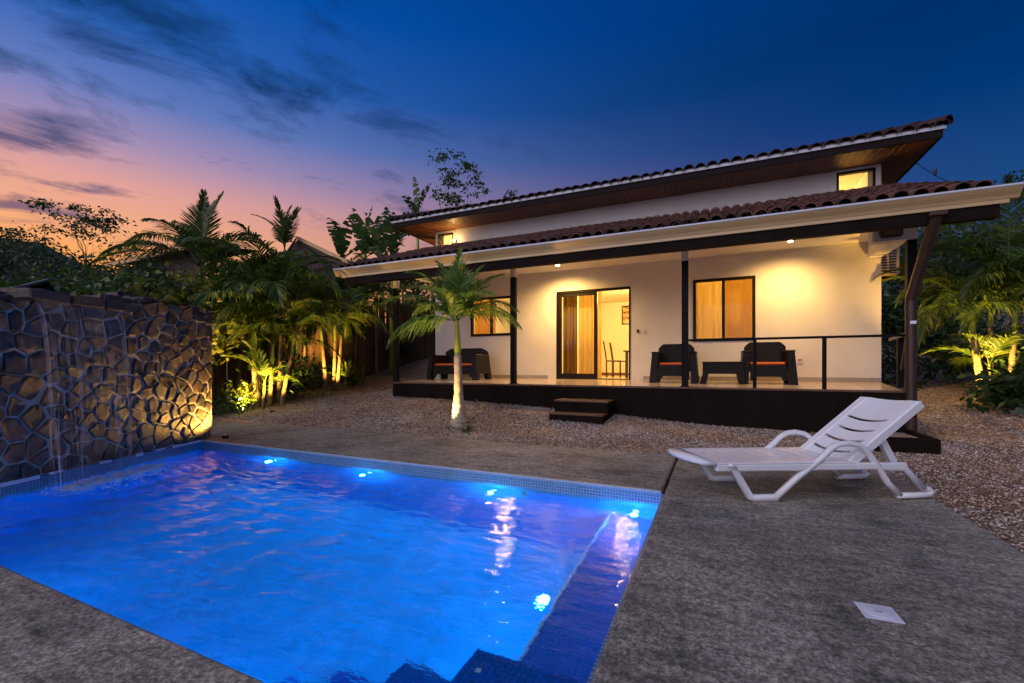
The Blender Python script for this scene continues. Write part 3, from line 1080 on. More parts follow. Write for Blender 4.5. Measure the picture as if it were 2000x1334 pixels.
# cap stones: uneven blocks along the top, and the long spout lip
ang = math.atan2(PDIR.y, PDIR.x)
for row in (0, 1):
    s = 0.0
    while s < WLEN - .05:
        w = rs.uniform(.10, .26)
        if not (1.62 < s + w / 2 < 2.68):
            h = rs.uniform(.01, .09) + (.05 if s < 1.6 else 0)
            mb = MB().bbox((-w / 2 + .006, -TH * .26, -.08), (w / 2 - .006, TH * .25 + rs.uniform(-.02, .03), h), .03)
            mb.v = [(x + rs.uniform(-.018, .018), y + rs.uniform(-.02, .02), z + rs.uniform(-.022, .022)) for x, y, z in mb.v]
            add_obj("cap_stone", mb.mesh("cap_stone", m_stone), sw, wp(s + w / 2, wtop(s + w / 2) - .02, -TH * (.24 + .5 * row)) - ORIG[sw.name], (0, 0, ang + math.pi + rs.uniform(-.1, .1)))
        s += w
SP0, SP1 = 1.72, 2.62
for a_, b_, hh in ((SP0 - .02, 2.06, .085), (2.07, 2.4, .09), (2.41, SP1 + .02, .13)):
    mb = MB().bbox((-(b_ - a_) / 2, -TH / 2, -.02), ((b_ - a_) / 2, TH / 2 + .07, hh), .014)
    mb.v = [(x, y + rs.uniform(-.01, .01), z + rs.uniform(-.01, .01)) for x, y, z in mb.v]
    add_obj("spout_lip", mb.mesh("spout_lip", m_stone), sw, wp((a_ + b_) / 2, wtop(2.1) - .045, -TH / 2) - ORIG[sw.name], (0, 0, math.atan2(PDIR.y, PDIR.x) + math.pi))

# falling water: single strands from the lip to the pool
wf = thing("waterfall", "thin strands of water falling from the lip of the stone wall", "waterfall", wp((SP0 + SP1) / 2, WATER, .2))
rw = random.Random(5)
for k in range(58):
    s = SP0 + .02 + (SP1 - SP0 - .04) * (k + rw.uniform(0, .9)) / 58
    strong = k in (0, 1, 2, 15, 54, 56, 57)
    rad = rw.uniform(.0035, .006) if strong else rw.uniform(.0012, .0032)
    z0, out0 = wtop(2.1) - .07, .055
    reach = rw.uniform(.10, .22)
    end = WATER if strong or rw.random() < .45 else rw.uniform(WATER, 1.1)
    pts, rr = [], []
    for i in range(15):
        t = i / 14
        z = z0 + (end - z0) * t
        fall = (z0 - z) / (z0 - WATER)
        pts.append(wp(s + .02 * math.sin(7 * t + k) * t, z, out0 + reach * math.sqrt(max(0, fall))))
        rr.append(rad * (1.1 - .25 * t + .3 * math.sin(k * 3 + t * 19)))
    part("stream", MB().tube(pts, rr, 6), m_stream, wf, "all")
# foam where the strands strike
r = np.random.default_rng(9)
mb = MB()
for i in range(15000):
    s = SP0 - .02 + (SP1 - SP0 + .1) * r.random() + r.normal(0, .05)
    o_ = .22 + abs(r.normal(0, .17)) + .14 * r.random()
    up = r.random() < .8
    q = wp(s, WATER + .004 + abs(r.normal(0, .012)) if up else WATER - .016 - abs(r.normal(0, .02)), o_)
    if not (POOL_N + .1 < q.y < POOL_F - .1) or 1.3 * mnoise.noise(Vector((q.x * 11, q.y * 11, 3))) + .25 * r.normal() < .02 + .7 * (o_ - .38):
        continue
    a = (.002 + .0055 * r.random()) if up else (.004 + .008 * r.random())
    mb.add([(q.x + a * 1.6, q.y, q.z), (q.x - a, q.y + a, q.z), (q.x - a, q.y - a, q.z), (q.x, q.y, q.z + a * .5), (q.x, q.y, q.z - a * .8)],
           [(0, 1, 3), (1, 2, 3), (2, 0, 3), (1, 0, 4), (2, 1, 4), (0, 2, 4)])
fo = add_obj("foam", mb.mesh("foam", M("foam_white", (.72, .86, 1.0), .5, .03, 5, 0)))
tag(fo, "white foam and bubbles where the falling water meets the pool", "foam", kind="stuff")


# ================================================================== garden lamps
def uplight(name_label, loc, target, watts, size=75, col=AMBER, h=.035):
    t = thing("garden_uplight", name_label, "uplight", loc, 0, "small garden uplights")
    part("housing", MB().lathe([(.032, -.03), (.042, -.01), (.042, h + .012), (.036, h + .014), (.034, h - .01)], seg=14), m_black, t, True, local=True)
    part("lens", MB().lathe([(.033, h - .018), (.03, h - .010), (.01, h - .008)], seg=14), m_warmlens, t, True, local=True)
    spot("lamp_beam", Vector(loc) + Vector((0, 0, h + .06)), target, watts, col, size, .7, .035, t)
    return t


q = wp(3.95, 0, .26)
uplight("uplight at the foot of the stone wall beside the pool corner", (q.x, q.y, 0.0), wp(3.5, 1.0, .0), 150, 130)
q = wp(.62, 0, .16)
uplight("uplight at the near end of the stone wall", (q.x, q.y, 0.0), wp(1.3, .9, .0), 22, 140)
mb = MB().box((POOL_R - .03, POOL_F, -.3), (POOL_R + .01, 5.45, -.05))
struct("deck_joint", mb, m_black)
# ================================================================== the house
FZW, FZF = .725, .685                     # porch floor height at the wall and at its front edge
fz = lambda y: FZF + (FZW - FZF) * (y - YF) / (YW - YF)
SOF = 4.70                                # upper soffit
GUT = 3.05                                # top of the gutter
GY = 6.80                                 # front of the gutter
RX0, RX1 = -7.2, 3.10                     # lower roof ends
UX0, UX1, UY = -7.72, 3.33, 9.28          # upper roof: ends and front edge
YB = 16.0
house = thing("house", "white single storey house with two tiers of clay tile roof and a porch", "house", ((XL + XR) / 2, YW, .3))


def rect_px(u0, v0, u1, v1):
    a, b = Py(u0, (v0[0] + v0[1]) / 2 if isinstance(v0, tuple) else v0, YW), Py(u1, v1, YW)
    return a.x, b.x


def hole(u0, u1, vt0, vt1, vb0, vb1):
    """opening in the facade from the photo's pixel corners: mean heights of both ends"""
    x0, x1 = Py(u0, 0, YW).x, Py(u1, 0, YW).x
    zt = (Py(u0, vt0, YW).z + Py(u1, vt1, YW).z) / 2
    zb = (Py(u0, vb0, YW).z + Py(u1, vb1, YW).z) / 2
    return [x0, x1, zb, zt]


H_DOOR = hole(1087, 1231, 570, 560, 740, 740)
H_DOOR[2] = FZW
H_WR = hole(1354, 1475, 547, 539, 668, 664)
H_WL = hole(920, 1000, 583, 578, 657, 655)
H_CR = hole(1634, 1709, 340, 327, 381, 371)
H_CL = hole(847, 886, 459, 455, 500, 494)
H_CR[2] = H_CL[2] = 4.12
holes = [H_DOOR, H_WR, H_WL, H_CR, H_CL]
H_CL[0] = max(H_CL[0], XL + .1)


def holed_wall(x0, x1, z0, z1, y, th, holes):
    xs = sorted({x0, x1, *[h[0] for h in holes], *[h[1] for h in holes]})
    zs = sorted({z0, z1, *[h[2] for h in holes], *[h[3] for h in holes]})
    mb = MB()
    inh = lambda x, z: any(h[0] < x < h[1] and h[2] < z < h[3] for h in holes)
    for i in range(len(xs) - 1):
        for j in range(len(zs) - 1):
            if inh((xs[i] + xs[i + 1]) / 2, (zs[j] + zs[j + 1]) / 2):
                continue
            a, b, c, d = xs[i], xs[i + 1], zs[j], zs[j + 1]
            mb.add([(a, y, c), (b, y, c), (b, y, d), (a, y, d)], [(0, 1, 2, 3)])
            mb.add([(a, y + th, c), (b, y + th, c), (b, y + th, d), (a, y + th, d)], [(3, 2, 1, 0)])
    for h in holes:
        for (xa, za, xb, zb) in ((h[0], h[2], h[1], h[2]), (h[1], h[2], h[1], h[3]), (h[1], h[3], h[0], h[3]), (h[0], h[3], h[0], h[2])):
            mb.add([(xa, y, za), (xb, y, zb), (xb, y + th, zb), (xa, y + th, za)], [(0, 1, 2, 3)])
    return mb


part("front_wall", holed_wall(XL, XR, -.2, SOF + .05, YW, .16, holes), m_stucco, house)
part("side_wall", MB().box((XR - .16, YW + .161, -.2), (XR, YB, SOF + .05)), m_stucco, house)
part("side_wall", MB().box((XL, YW + .161, -.2), (XL + .16, YB, SOF + .05)), m_stucco, house)
part("back_wall", MB().box((XL + .161, YB - .16, -.2), (XR - .161, YB, SOF + .05)), m_stucco, house)
# rooms
IX0, IX1 = -3.75, -.45
part("interior_floor", MB().box((XL + .17, YW + .003, FZW - .3), (XR - .17, YB - .17, FZW - .004)), m_intfloor, house)
part("partition", MB().box((IX0 - .1, YW + .165, FZW), (IX0, YB - .17, 3.3)), m_int, house)
part("partition", MB().box((IX1, YW + .165, FZW), (IX1 + .1, YB - .17, 3.3)), m_int, house)
part("inner_lining", MB().box((IX0 + .002, YB - .4, FZW), (IX1 - .002, YB - .175, 3.3)), m_int, house)
part("interior_skirting", MB().box((IX0 + .003, YB - .418, FZW), (IX1 - .003, YB - .401, FZW + .09)), m_stepwood, house)
part("interior_skirting", MB().box((IX0 + .001, YW + .3, FZW), (IX0 + .014, YB - .42, FZW + .09)), m_stepwood, house)
part("interior_ceiling", MB().box((XL + .17, YW + .165, 3.31), (XR - .17, YB - .17, 3.36)), m_int, house)
part("loft_back_wall", MB().box((XL + .17, YW + 2.2, 3.37), (XR - .17, YW + 2.3, SOF + .04)), m_int, house)
part("loft_ceiling", MB().box((XL + .17, YW + .165, SOF + .01), (XR - .17, YW + 2.19, SOF + .03)), m_int, house)
part("loft_partition", MB().box((-5.9, YW + 1.2, 3.37), (-5.8, YW + 2.19, SOF)), m_int, house)

# door: fixed frame, closed sliding leaf on the near side, the other half open
x0, x1, z0, z1 = H_DOOR
xm = Py(1163, 0, YW).x
fw = .05
door = part("sliding_door", MB().box((x0, YW - .012, z1 - fw), (x1, YW + .09, z1 + .004)).box((x0 - .004, YW - .012, z0), (x0 + fw, YW + .09, z1 - fw - .001))
            .box((x1 - .03, YW - .012, z0), (x1 + .004, YW + .09, z1 - fw - .001)).box((x0, YW - .01, z0 - .002), (x1, YW + .09, z0 + .022)), m_frame, house)
lf = MB()
a, b = x0 + fw + .003, xm + .04
lf.box((a, YW + .01, z0 + .024), (a + .07, YW + .05, z1 - fw - .003)).box((b - .08, YW + .01, z0 + .024), (b, YW + .05, z1 - fw - .003))
lf.box((a + .071, YW + .01, z0 + .024), (b - .081, YW + .05, z0 + .13)).box((a + .071, YW + .01, z1 - fw - .075), (b - .081, YW + .05, z1 - fw - .003))
part("door_leaf", lf, m_frame, door)
part("pane", MB().box((a + .068, YW + .026, z0 + .128), (b - .078, YW + .034, z1 - fw - .073)), m_glass, door)
part("handle", MB().bbox((b - .05, YW - .012, z0 + .95), (b - .03, YW + .012, z0 + 1.15), .004), m_black, door)


def window(h, mull, fw=.05):
    x0, x1, z0, z1 = h
    w = part("window", MB().box((x0 - .004, YW - .014, z0 - .004), (x1 + .004, YW + .07, z0 + fw * 1.2)).box((x0 - .004, YW - .014, z1 - fw), (x1 + .004, YW + .07, z1 + .004))
             .box((x0 - .004, YW - .014, z0 + fw * 1.2 + .001), (x0 + fw, YW + .07, z1 - fw - .001)).box((x1 - fw, YW - .014, z0 + fw * 1.2 + .001), (x1 + .004, YW + .07, z1 - fw - .001)), m_frame, house)
    if mull:
        xm_ = (x0 + x1) / 2
        part("mullion", MB().box((xm_ - .028, YW - .004, z0 + fw * 1.2 + .002), (xm_ + .028, YW + .06, z1 - fw - .002)), m_frame, w)
        spans = ((x0 + fw, xm_ - .028), (xm_ + .028, x1 - fw))
    else:
        spans = ((x0 + fw, x1 - fw),)
    for a_, b_ in spans:
        part("pane", MB().box((a_, YW + .02, z0 + fw * 1.2), (b_, YW + .026, z1 - fw)), m_glass, w)
    return w


window(H_WR, True)
window(H_WL, True)
for h in (H_CR, H_CL):
    w = window(h, False, .035)
    x0, x1, z0, z1 = h
    part("surround", MB().box((x0 - .07, YW - .022, z0), (x0 - .006, YW - .0015, z1 + .06)).box((x1 + .006, YW - .022, z0), (x1 + .07, YW - .0015, z1 + .06))
         .box((x0 - .005, YW - .022, z1 + .006), (x1 + .005, YW - .0015, z1 + .06)), m_stucco, w)

# porch: sloping floor slab, single floor tiles, skirting tiles, dark skirt boards
porch = thing("porch", "raised tiled porch with dark board skirt along the house front", "porch", ((PX0 + PX1) / 2, YF, .1))
wx = lambda x, y: x if y <= YF else x + ((XL - PX0) if x < -2 else 0) * 0
bl, br_ = XL + .1, XR
mb = MB()
mb.add([(PX0, YF, .02), (PX1, YF, .02), (br_, YW, .02), (bl, YW, .02), (PX0, YF, FZF - .012), (PX1, YF, FZF - .012), (br_, YW, FZW - .012), (bl, YW, FZW - .012)],
       [(0, 3, 2, 1), (4, 5, 6, 7), (0, 1, 5, 4), (1, 2, 6, 5), (2, 3, 7, 6), (3, 0, 4, 7)])
part("floor_slab", mb, M("tile_joint", (.3, .25, .2), .9, .1, 5, 0), porch)
m_ftile = M("porch_tile", (.62, .5, .38), .16, .06, 2.5, .03, 30, rand=.06)
NTX, NTY = 22, 6
for i in range(NTX):
    for j in range(NTY):
        ya, yb = YF + (YW - YF) * j / NTY + .003, YF + (YW - YF) * (j + 1) / NTY - .003
        ex = lambda y, t: (PX0 + (bl - PX0) * (y - YF) / (YW - YF)) * (1 - t) + (PX1 + (br_ - PX1) * (y - YF) / (YW - YF)) * t
        ta, tb = i / NTX, (i + 1) / NTX
        g = .003
        vs_ = [(ex(ya, ta) + g, ya, fz(ya)), (ex(ya, tb) - g, ya, fz(ya)), (ex(yb, tb) - g, yb, fz(yb)), (ex(yb, ta) + g, yb, fz(yb))]
        vs_ += [(x, y, z - .012) for x, y, z in vs_]
        c = sum((Vector(v) for v in vs_[:4]), Vector()) / 4
        mb = MB().add([Vector(v) - c for v in vs_], [(0, 1, 2, 3), (1, 0, 4, 5), (2, 1, 5, 6), (3, 2, 6, 7), (0, 3, 7, 4)])
        add_obj("floor_tile", mb.mesh("floor_tile", m_ftile), porch, c - ORIG[porch.name])
m_skt = M("skirting_tile", (.36, .31, .27), .4, .12, 5, .05, 40, rand=.12)
x = XL + .12
while x < XR - .05:
    x2 = min(x + .45, XR)
    if not (x2 > H_DOOR[0] - .02 and x < H_DOOR[1] + .02):
        part("skirting_tile", MB().box((x + .002, YW - .014, FZW), (x2 - .002, YW - .001, FZW + .085)), m_skt, porch)
    x = x2
part("skirt_board", MB().box((PX0 - .01, YF - .03, -.1), (PX1 + .03, YF - .001, FZF - .014)), m_brown, porch)
part("skirt_board", MB().add([(PX1 + .001, YF, -.1), (br_ + .03, YW, -.1), (br_ + .03, YW, FZW - .014), (PX1 + .001, YF, FZF - .014), (PX1 + .03, YF - .03, -.1), (PX1 + .03, YF - .03, FZF - .014)],
                              [(0, 1, 2, 3), (4, 1, 2, 5)]), m_brown, porch)
part("skirt_board", MB().box((PX0 - .012, YF - .001, -.1), (PX0 - .001, YF + .6, FZF - .014)), m_brown, porch)
part("edge_trim", MB().bbox((PX0 - .02, YF - .045, FZF - .030), (PX1 + .02, YF - .002, FZF + .004), .006), m_stepwood, porch)

# posts and the white beam they carry
BEAM_B, BEAM_T = 2.72, 2.945
for u in (774, 1003, 1338, 1779):
    x = Py(u, 700, YF + .05).x
    part("post", MB().bbox((x - .05, YF + .002, fz(YF) - (.0 if u != 1779 else .6)), (x + .05, YF + .10, BEAM_B - .001), .004), m_steel, porch)
    part("post_foot", MB().bbox((x - .075, YF + .001, fz(YF) + .001), (x + .075, YF + .14, fz(YF) + .012), .003), m_steel, porch)
CEIL = 3.31
beam = part("porch_header", MB().box((1.98, YF - .03, BEAM_B), (2.45, YF + .13, BEAM_T + .02)), m_stucco, house)
for u in (774, 1003, 1338):
    x = Py(u, 700, YF + .05).x
    part("post_head", MB().box((x - .052, YF + .003, BEAM_B), (x + .052, YF + .10, 3.12)), m_stucco, house)
part("cornice", MB().box((XL, YW - .03, CEIL - .035), (XR, YW - .001, CEIL - .003)), m_stucco, house)
mb = MB().add([(2.24, YF + .131, BEAM_B + .02), (2.42, YF + .131, BEAM_B + .02), (XR, YW - .032, BEAM_B + .29), (XR - .2, YW - .032, BEAM_B + .29),
               (2.24, YF + .131, BEAM_T), (2.42, YF + .131, BEAM_T), (XR, YW - .032, 3.30), (XR - .2, YW - .032, 3.30)],
              [(0, 3, 2, 1), (4, 5, 6, 7), (0, 1, 5, 4), (1, 2, 6, 5), (2, 3, 7, 6), (3, 0, 4, 7)])
part("side_beam", mb, m_stucco, house)

# lower roof
SL = (4.27 - GUT) / (YW - GY)             # rise per metre
roof = part("lower_roof", MB().add([(RX0, GY + .1, GUT - .03 + .1 * SL), (RX1, GY + .1, GUT - .03 + .1 * SL), (RX1, YW - .002, 4.24), (RX0, YW - .002, 4.24),
                                    (RX0, GY + .1, GUT - .07 + .1 * SL), (RX1, GY + .1, GUT - .07 + .1 * SL), (RX1, YW - .002, 4.2), (RX0, YW - .002, 4.2)],
                                   [(0, 1, 2, 3), (4, 7, 6, 5), (0, 4, 5, 1), (1, 5, 6, 2), (3, 7, 4, 0)]), M("roof_underlay", (.07, .035, .028), .9, .3, 5, .2, 30), house)
part("porch_ceiling", MB().prism([(GY + .22, 2.90), (8.0, CEIL), (YW - .002, CEIL), (YW - .002, CEIL + .03), (7.98, CEIL + .03), (GY + .22, 2.93)], "x", RX0 + .1, RX1 - .1), m_stucco, roof)
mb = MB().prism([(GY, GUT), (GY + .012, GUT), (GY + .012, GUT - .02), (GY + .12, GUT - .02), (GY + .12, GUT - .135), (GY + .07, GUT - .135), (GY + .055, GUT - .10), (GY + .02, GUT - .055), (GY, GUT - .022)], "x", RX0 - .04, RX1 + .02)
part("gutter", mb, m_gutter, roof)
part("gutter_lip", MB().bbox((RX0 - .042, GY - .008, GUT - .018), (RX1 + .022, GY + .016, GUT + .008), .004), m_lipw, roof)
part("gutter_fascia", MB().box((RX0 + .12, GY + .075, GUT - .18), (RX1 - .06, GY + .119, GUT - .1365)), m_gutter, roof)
x = RX0 + .5
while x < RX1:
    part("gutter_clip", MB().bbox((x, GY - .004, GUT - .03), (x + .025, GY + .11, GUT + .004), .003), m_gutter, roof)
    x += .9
part("purlin", MB().box((RX0 + .2, GY + .10, GUT - .325), (RX1 - .13, GY + .21, GUT - .181)), m_brown, roof)


def tile_mb(L=.40, r0=.083, r1=.070, th=.013, seg=7):
    """barrel tile, wide end at the origin pointing to -y"""
    vs_, fs = [], []
    for (y, r_) in ((0, r0), (L, r1)):
        for rr in (r_, r_ - th):
            for k in range(seg + 1):
                a_ = math.pi * k / seg
                vs_.append((rr * math.cos(a_), y, rr * math.sin(a_) * .92))
    s1 = seg + 1
    for k in range(seg):
        fs.append((k, 2 * s1 + k, 2 * s1 + k + 1, k + 1))
        fs.append((s1 + k, k, k + 1, s1 + k + 1))
    fs += [(0, s1, 3 * s1, 2 * s1)]
    return MB().add(vs_, fs)


tile_me = [tile_mb(.40 + .01 * k, .083 + .003 * (k % 2), .070).mesh("roof_tile", m_tile, True) for k in range(3)]
ang = math.atan(SL)
PITCH, EXPO = .187, .335
slots = []
ncol = int((RX1 - RX0 - .1) / PITCH)
rt = random.Random(3)
for j in range(10):
    for i in range(ncol):
        x = RX0 + .12 + i * PITCH
        d = .05 + j * EXPO
        y = GY + .045 + d * math.cos(ang)
        if y + .3 > YW + .12:
            continue
        slots.append((j, Vector((x + rt.uniform(-.006, .006), y + rt.uniform(-.012, .012), GUT + (y - GY) * SL + .004 + j * .0)), rt.uniform(-.03, .03)))
slots.sort(key=lambda s: (s[1] - Vector((0, 0, 1))).length)
NIND = 236
rest = MB()
for k, (j, p, tw) in enumerate(slots):
    rot = (ang - .03, rt.uniform(-.02, .02), tw)
    if k < NIND:
        add_obj("roof_tile", tile_me[k % 3], roof, p, rot)
    else:
        mat = Matrix.Translation(p) @ Matrix.Rotation(tw, 4, "Z") @ Matrix.Rotation(ang - .03, 4, "X")
        t_ = tile_mb(seg=5)
        rest.add([mat @ Vector(v) for v in t_.v], t_.f)
o = part("roof_tiles", rest, m_tile, roof, True)
o["kind"] = "stuff"
# pale mortar dabs in the eave ends
# upper roof: fascia, soffit boards, eave tiles
FTOP = SOF + .16
ur = part("upper_roof", MB().add([(UX0, UY, FTOP), (UX1, UY, FTOP), (UX1, YB + .6, FTOP), (UX0, YB + .6, FTOP), (UX0 + 3, (UY + YB) / 2 + .3, FTOP + 1.25), (UX1 - 3, (UY + YB) / 2 + .3, FTOP + 1.25)],
                                 [(0, 1, 5, 4), (1, 2, 5), (2, 3, 4, 5), (3, 0, 4)]), M("roof_underlay_dark", (.06, .03, .025), .9, .3, 5, .2, 30), house)
fas = M("fascia_paint", (.016, .011, .012), .6, .2, 4, .1, 30, spec=.08)
part("fascia", MB().box((UX0, UY, SOF - .004), (UX1, UY + .03, FTOP - .05)), fas, ur)
part("fascia", MB().box((UX1 - .03, UY + .031, SOF - .004), (UX1, YB + .6, FTOP - .05)), fas, ur)
part("fascia", MB().box((UX0, UY + .031, SOF - .004), (UX0 + .03, YB + .6, FTOP - .05)), fas, ur)
part("drip_edge", MB().box((UX0 - .03, UY - .03, FTOP - .048), (UX1 + .03, UY + .028, FTOP + .004)), m_lipw, ur)
part("drip_edge", MB().box((UX1 + .001, UY + .029, FTOP - .048), (UX1 + .03, YB + .6, FTOP + .004)), m_lipw, ur)
part("drip_edge", MB().box((UX0 - .03, UY + .029, FTOP - .048), (UX0 - .001, YB + .6, FTOP + .004)), m_lipw, ur)
nb = 104
bme = MB().bbox((.002, 0, 0), ((UX1 - UX0 - .07) / nb - .002, YW - UY - .03, .02), .003).mesh("soffit_board", m_wood)
for i in range(nb):
    add_obj("soffit_board", bme, ur, (UX0 + .035 + (UX1 - UX0 - .07) / nb * i, UY + .03, SOF + .005))
for sx0, sx1 in ((UX0 + .035, XL - .002), (XR + .002, UX1 - .035)):
    for i in range(28):
        y = YW + .01 + i * .11
        part("side_soffit_board", MB().bbox((sx0, y, SOF + .004), (sx1, y + .106, SOF + .024), .003), m_wood, ur)
for sx0, sx1, sy in ((XR, UX1 - .035, 1), (XL, UX0 + .035, 1)):      # mitre strip at the hips
    part("hip_strip", MB().add([(sx0, YW, SOF + .003), (sx1, UY + .03, SOF + .003), (sx1 + .02, UY + .045, SOF + .003), (sx0 + .02, YW + .015, SOF + .003)], [(0, 1, 2, 3)]), m_stepwood, ur)
n_up = int((UX1 - UX0) / .205)
a20 = R(20)
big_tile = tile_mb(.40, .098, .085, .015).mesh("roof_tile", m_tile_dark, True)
rest = MB()
for i in range(n_up + 1):
    x = UX0 + .05 + i * (UX1 - UX0 - .1) / n_up
    add_obj("roof_tile", big_tile, ur, (x + rt.uniform(-.012, .012), UY - .075 + rt.uniform(-.015, .015), FTOP - .02 + rt.uniform(-.008, .01)), (a20, rt.uniform(-.05, .05), rt.uniform(-.04, .04)))
    for j in (1, 2, 3):
        mat = Matrix.Translation((x, UY - .075 + j * .34, FTOP - .02 + j * .34 * math.tan(a20))) @ Matrix.Rotation(a20, 4, "X")
        t_ = tile_mb(.4, .098, .085, .015, 5)
        rest.add([mat @ Vector(v) for v in t_.v], t_.f)
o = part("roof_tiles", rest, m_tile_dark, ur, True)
o["kind"] = "stuff"
mb = MB().box((UX0 + .0, UY - .03, FTOP + .005), (UX1, UY + .2, FTOP + .03))
part("mortar_bed", mb, M("dark_mortar", (.09, .06, .055), .95, .3, 9, .4, 40), ur)
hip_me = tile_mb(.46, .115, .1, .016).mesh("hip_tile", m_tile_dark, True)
for k in range(6):
    for sx, X in ((-1, UX1), (1, UX0)):
        d = k * .4
        add_obj("hip_tile", hip_me, ur, (X + sx * (d * .7 - .05), UY - .06 + d * .7, FTOP + .03 + d * .26), (R(14), 0, R(45) * (1 if sx < 0 else -1)))

# railing at the near end of the porch
rail = thing("porch_railing", "slim dark steel railing along the near end of the porch", "railing", (1.2, YF + .05, FZF))
xa, xb = Py(1338, 700, YF + .05).x, Py(1779, 700, YF + .05).x
RZ = 1.455
part("handrail", MB().bbox((xa + .052, YF + .03, RZ - .035), (xb - .052, YF + .07, RZ), .004), m_steel, rail)
for u in (1474, 1610):
    x = Py(u, 700, YF + .05).x
    part("baluster", MB().bbox((x - .024, YF + .026, fz(YF + .05)), (x + .024, YF + .074, RZ - .036), .003), m_steel, rail)
e0, e1 = Vector((xb, YF + .102, RZ + .004)), Vector((XR - .12, YW - .9, RZ + .004))
part("side_handrail", MB().tube([e0, e1], 1.0, 4, flat=(.06, .045)), m_pipe, rail)
q = e0.lerp(e1, .45)
part("baluster", MB().bbox((q.x - .035, q.y - .035, fz(q.y)), (q.x + .035, q.y + .035, RZ - .02), .004), m_steel, rail)
part("brace", MB().tube([e0.lerp(e1, .12) - Vector((0, 0, .03)), e0.lerp(e1, .4) - Vector((0, 0, .5))], .016, 6), m_pipe, rail)

# steps
steps = thing("porch_steps", "two dark wooden box steps up to the porch", "steps", (-2.0, 7.0, .1))
for (xa_, xb_, ya_, yb_, zt, zb) in ((-2.46, -1.54, 7.05, YF - .032, .455, .05), (-2.45, -1.56, 6.75, 7.048, .265, .0)):
    st = part("step", MB().bbox((xa_ + .01, ya_ + .012, zb), (xb_ - .01, yb_, zt - .03), .004), m_brown, steps)
    part("tread", MB().bbox((xa_, ya_, zt - .029), (xb_, yb_, zt), .006), m_stepwood, st)

# timber planter box round the foot of the last post
fb = thing("timber_box", "low dark timber box around the foot of the last porch post", "timber box", (2.1, 7.1, 0))
bx0, bx1, by0, by1, bh = 1.70, 2.36, 6.62, 7.55, .175
part("board", MB().bbox((bx0, by0, -.1), (bx1, by0 + .05, bh), .006), m_brown, fb)
part("board", MB().bbox((bx1 - .05, by0 + .051, -.1), (bx1, by1, bh), .006), m_brown, fb)
part("board", MB().bbox((bx0, by0 + .051, -.1), (bx0 + .05, by1, bh), .006), m_brown, fb)
part("soil", MB().box((bx0 + .051, by0 + .052, -.1), (bx1 - .051, by1 - .01, bh - .05)), m_ground, fb)

# brown rain pipe: out of the gutter, slanting back to the post and down
dp = thing("rain_pipe", "brown round rain pipe slanting from the gutter down the last porch post", "rain pipe", (Py(1779, 0, YF).x, YF - .06, .15))
xp = Py(1779, 0, YF - .06).x
top = Py(1829, 420, GY + .07)
pts = [top + Vector((0, .0, .14)), top, Vector((xp, YF - .07, 1.92)), Vector((xp, YF - .065, 1.80)), Vector((xp, YF - .065, .14))]
part("pipe", MB().tube([pts[2] + (pts[3] - pts[2]) * .3, pts[3], pts[4]], .062, 14), m_pipe, dp, True)
part("pipe", MB().tube([pts[1], pts[2], pts[2] + (pts[3] - pts[2]) * .5], .062, 14), m_pipe, dp, True)
part("outlet_box", MB().bbox(top - Vector((.085, .07, .02)), top + Vector((.085, .05, .03)), .01), m_pipe, dp)
part("collar", MB().lathe([(.068, 0), (.068, .05)], (xp, YF - .065, 1.76), 14), m_pipe, dp, True)
part("paper_label", MB().box((xp - .03, YF - .131, 1.575), (xp + .035, YF - .127, 1.615)), m_plate, dp)

# ceiling spot lamps of the porch
for u, v, nm in ((1089, 518, "lit ceiling spot lamp above the sliding door"), (1544, 471, "lit ceiling spot lamp beside the bedroom window")):
    p = Pz(u, v, CEIL - .03)
    t = thing("porch_lamp", nm, "ceiling lamp", p, 0, "porch ceiling lamps")
    part("housing", MB().lathe([(.05, .0), (.055, .006), (.055, .029)], seg=16), m_gutter, t, True, local=True)
    part("lens", MB().lathe([(.012, -.022), (.036, -.016), (.044, -.0005)], seg=16), m_warmlens, t, True, local=True)
    spot("lamp_beam", p + Vector((0, .0, -.04)), p + Vector((0, .2, -1.2)), (310 if u < 1200 else 225), WARM, 155, 1.0, .03, t)

# wall fittings
wfz = [("keypad", 1246, 647, .05, .075, m_black, "small black keypad on the white wall beside the door", "keypad"),
       ("light_switch", 1258.5, 647, .055, .06, M("yellow_plate", (.65, .42, .08), .5, .1, 5, 0), "small yellow switch plate on the wall right of the keypad", "switch"),
       ("wall_socket", 1562, 704, .1, .1, m_plate, "pale socket with amber cover low on the wall right of the armchairs", "socket")]
for nm, u, v, w, h, mm, lab, cat in wfz:
    p = Py(u, v, YW)
    t = thing(nm, lab, cat, p)
    part("plate", MB().bbox((p.x - w / 2, YW - .02, p.z - h / 2), (p.x + w / 2, YW - .0005, p.z + h / 2), .004), mm, t)
    part("rocker" if nm != "keypad" else "key_panel", MB().bbox((p.x - w * .3, YW - .027, p.z - h * (.1 if nm == "wall_socket" else .32)), (p.x + w * .3, YW - .0205, p.z + h * .34), .003),
         M("amber_cover", (.55, .28, .04), .4, .1, 5, 0) if nm == "wall_socket" else m_steel if nm == "keypad" else m_plate, t)

# black floodlight on the beam
p = Py(1742, 452, YF - .08)
t = thing("floodlight", "unlit black floodlight with amber glass on the white beam end", "floodlight", p)
part("housing", MB().bbox((p.x - .12, YF - .10, p.z - .075), (p.x + .12, YF - .032, p.z + .075), .02), m_black, t)
part("glass", MB().bbox((p.x - .085, YF - .106, p.z - .045), (p.x + .085, YF - .1005, p.z + .045), .003), M("amber_glass", (.12, .085, .015), .15, .2, 8, 0), t)
part("bracket", MB().box((p.x - .13, YF - .075, p.z - .02), (p.x - .121, YF - .031, p.z + .10)), m_black, t)

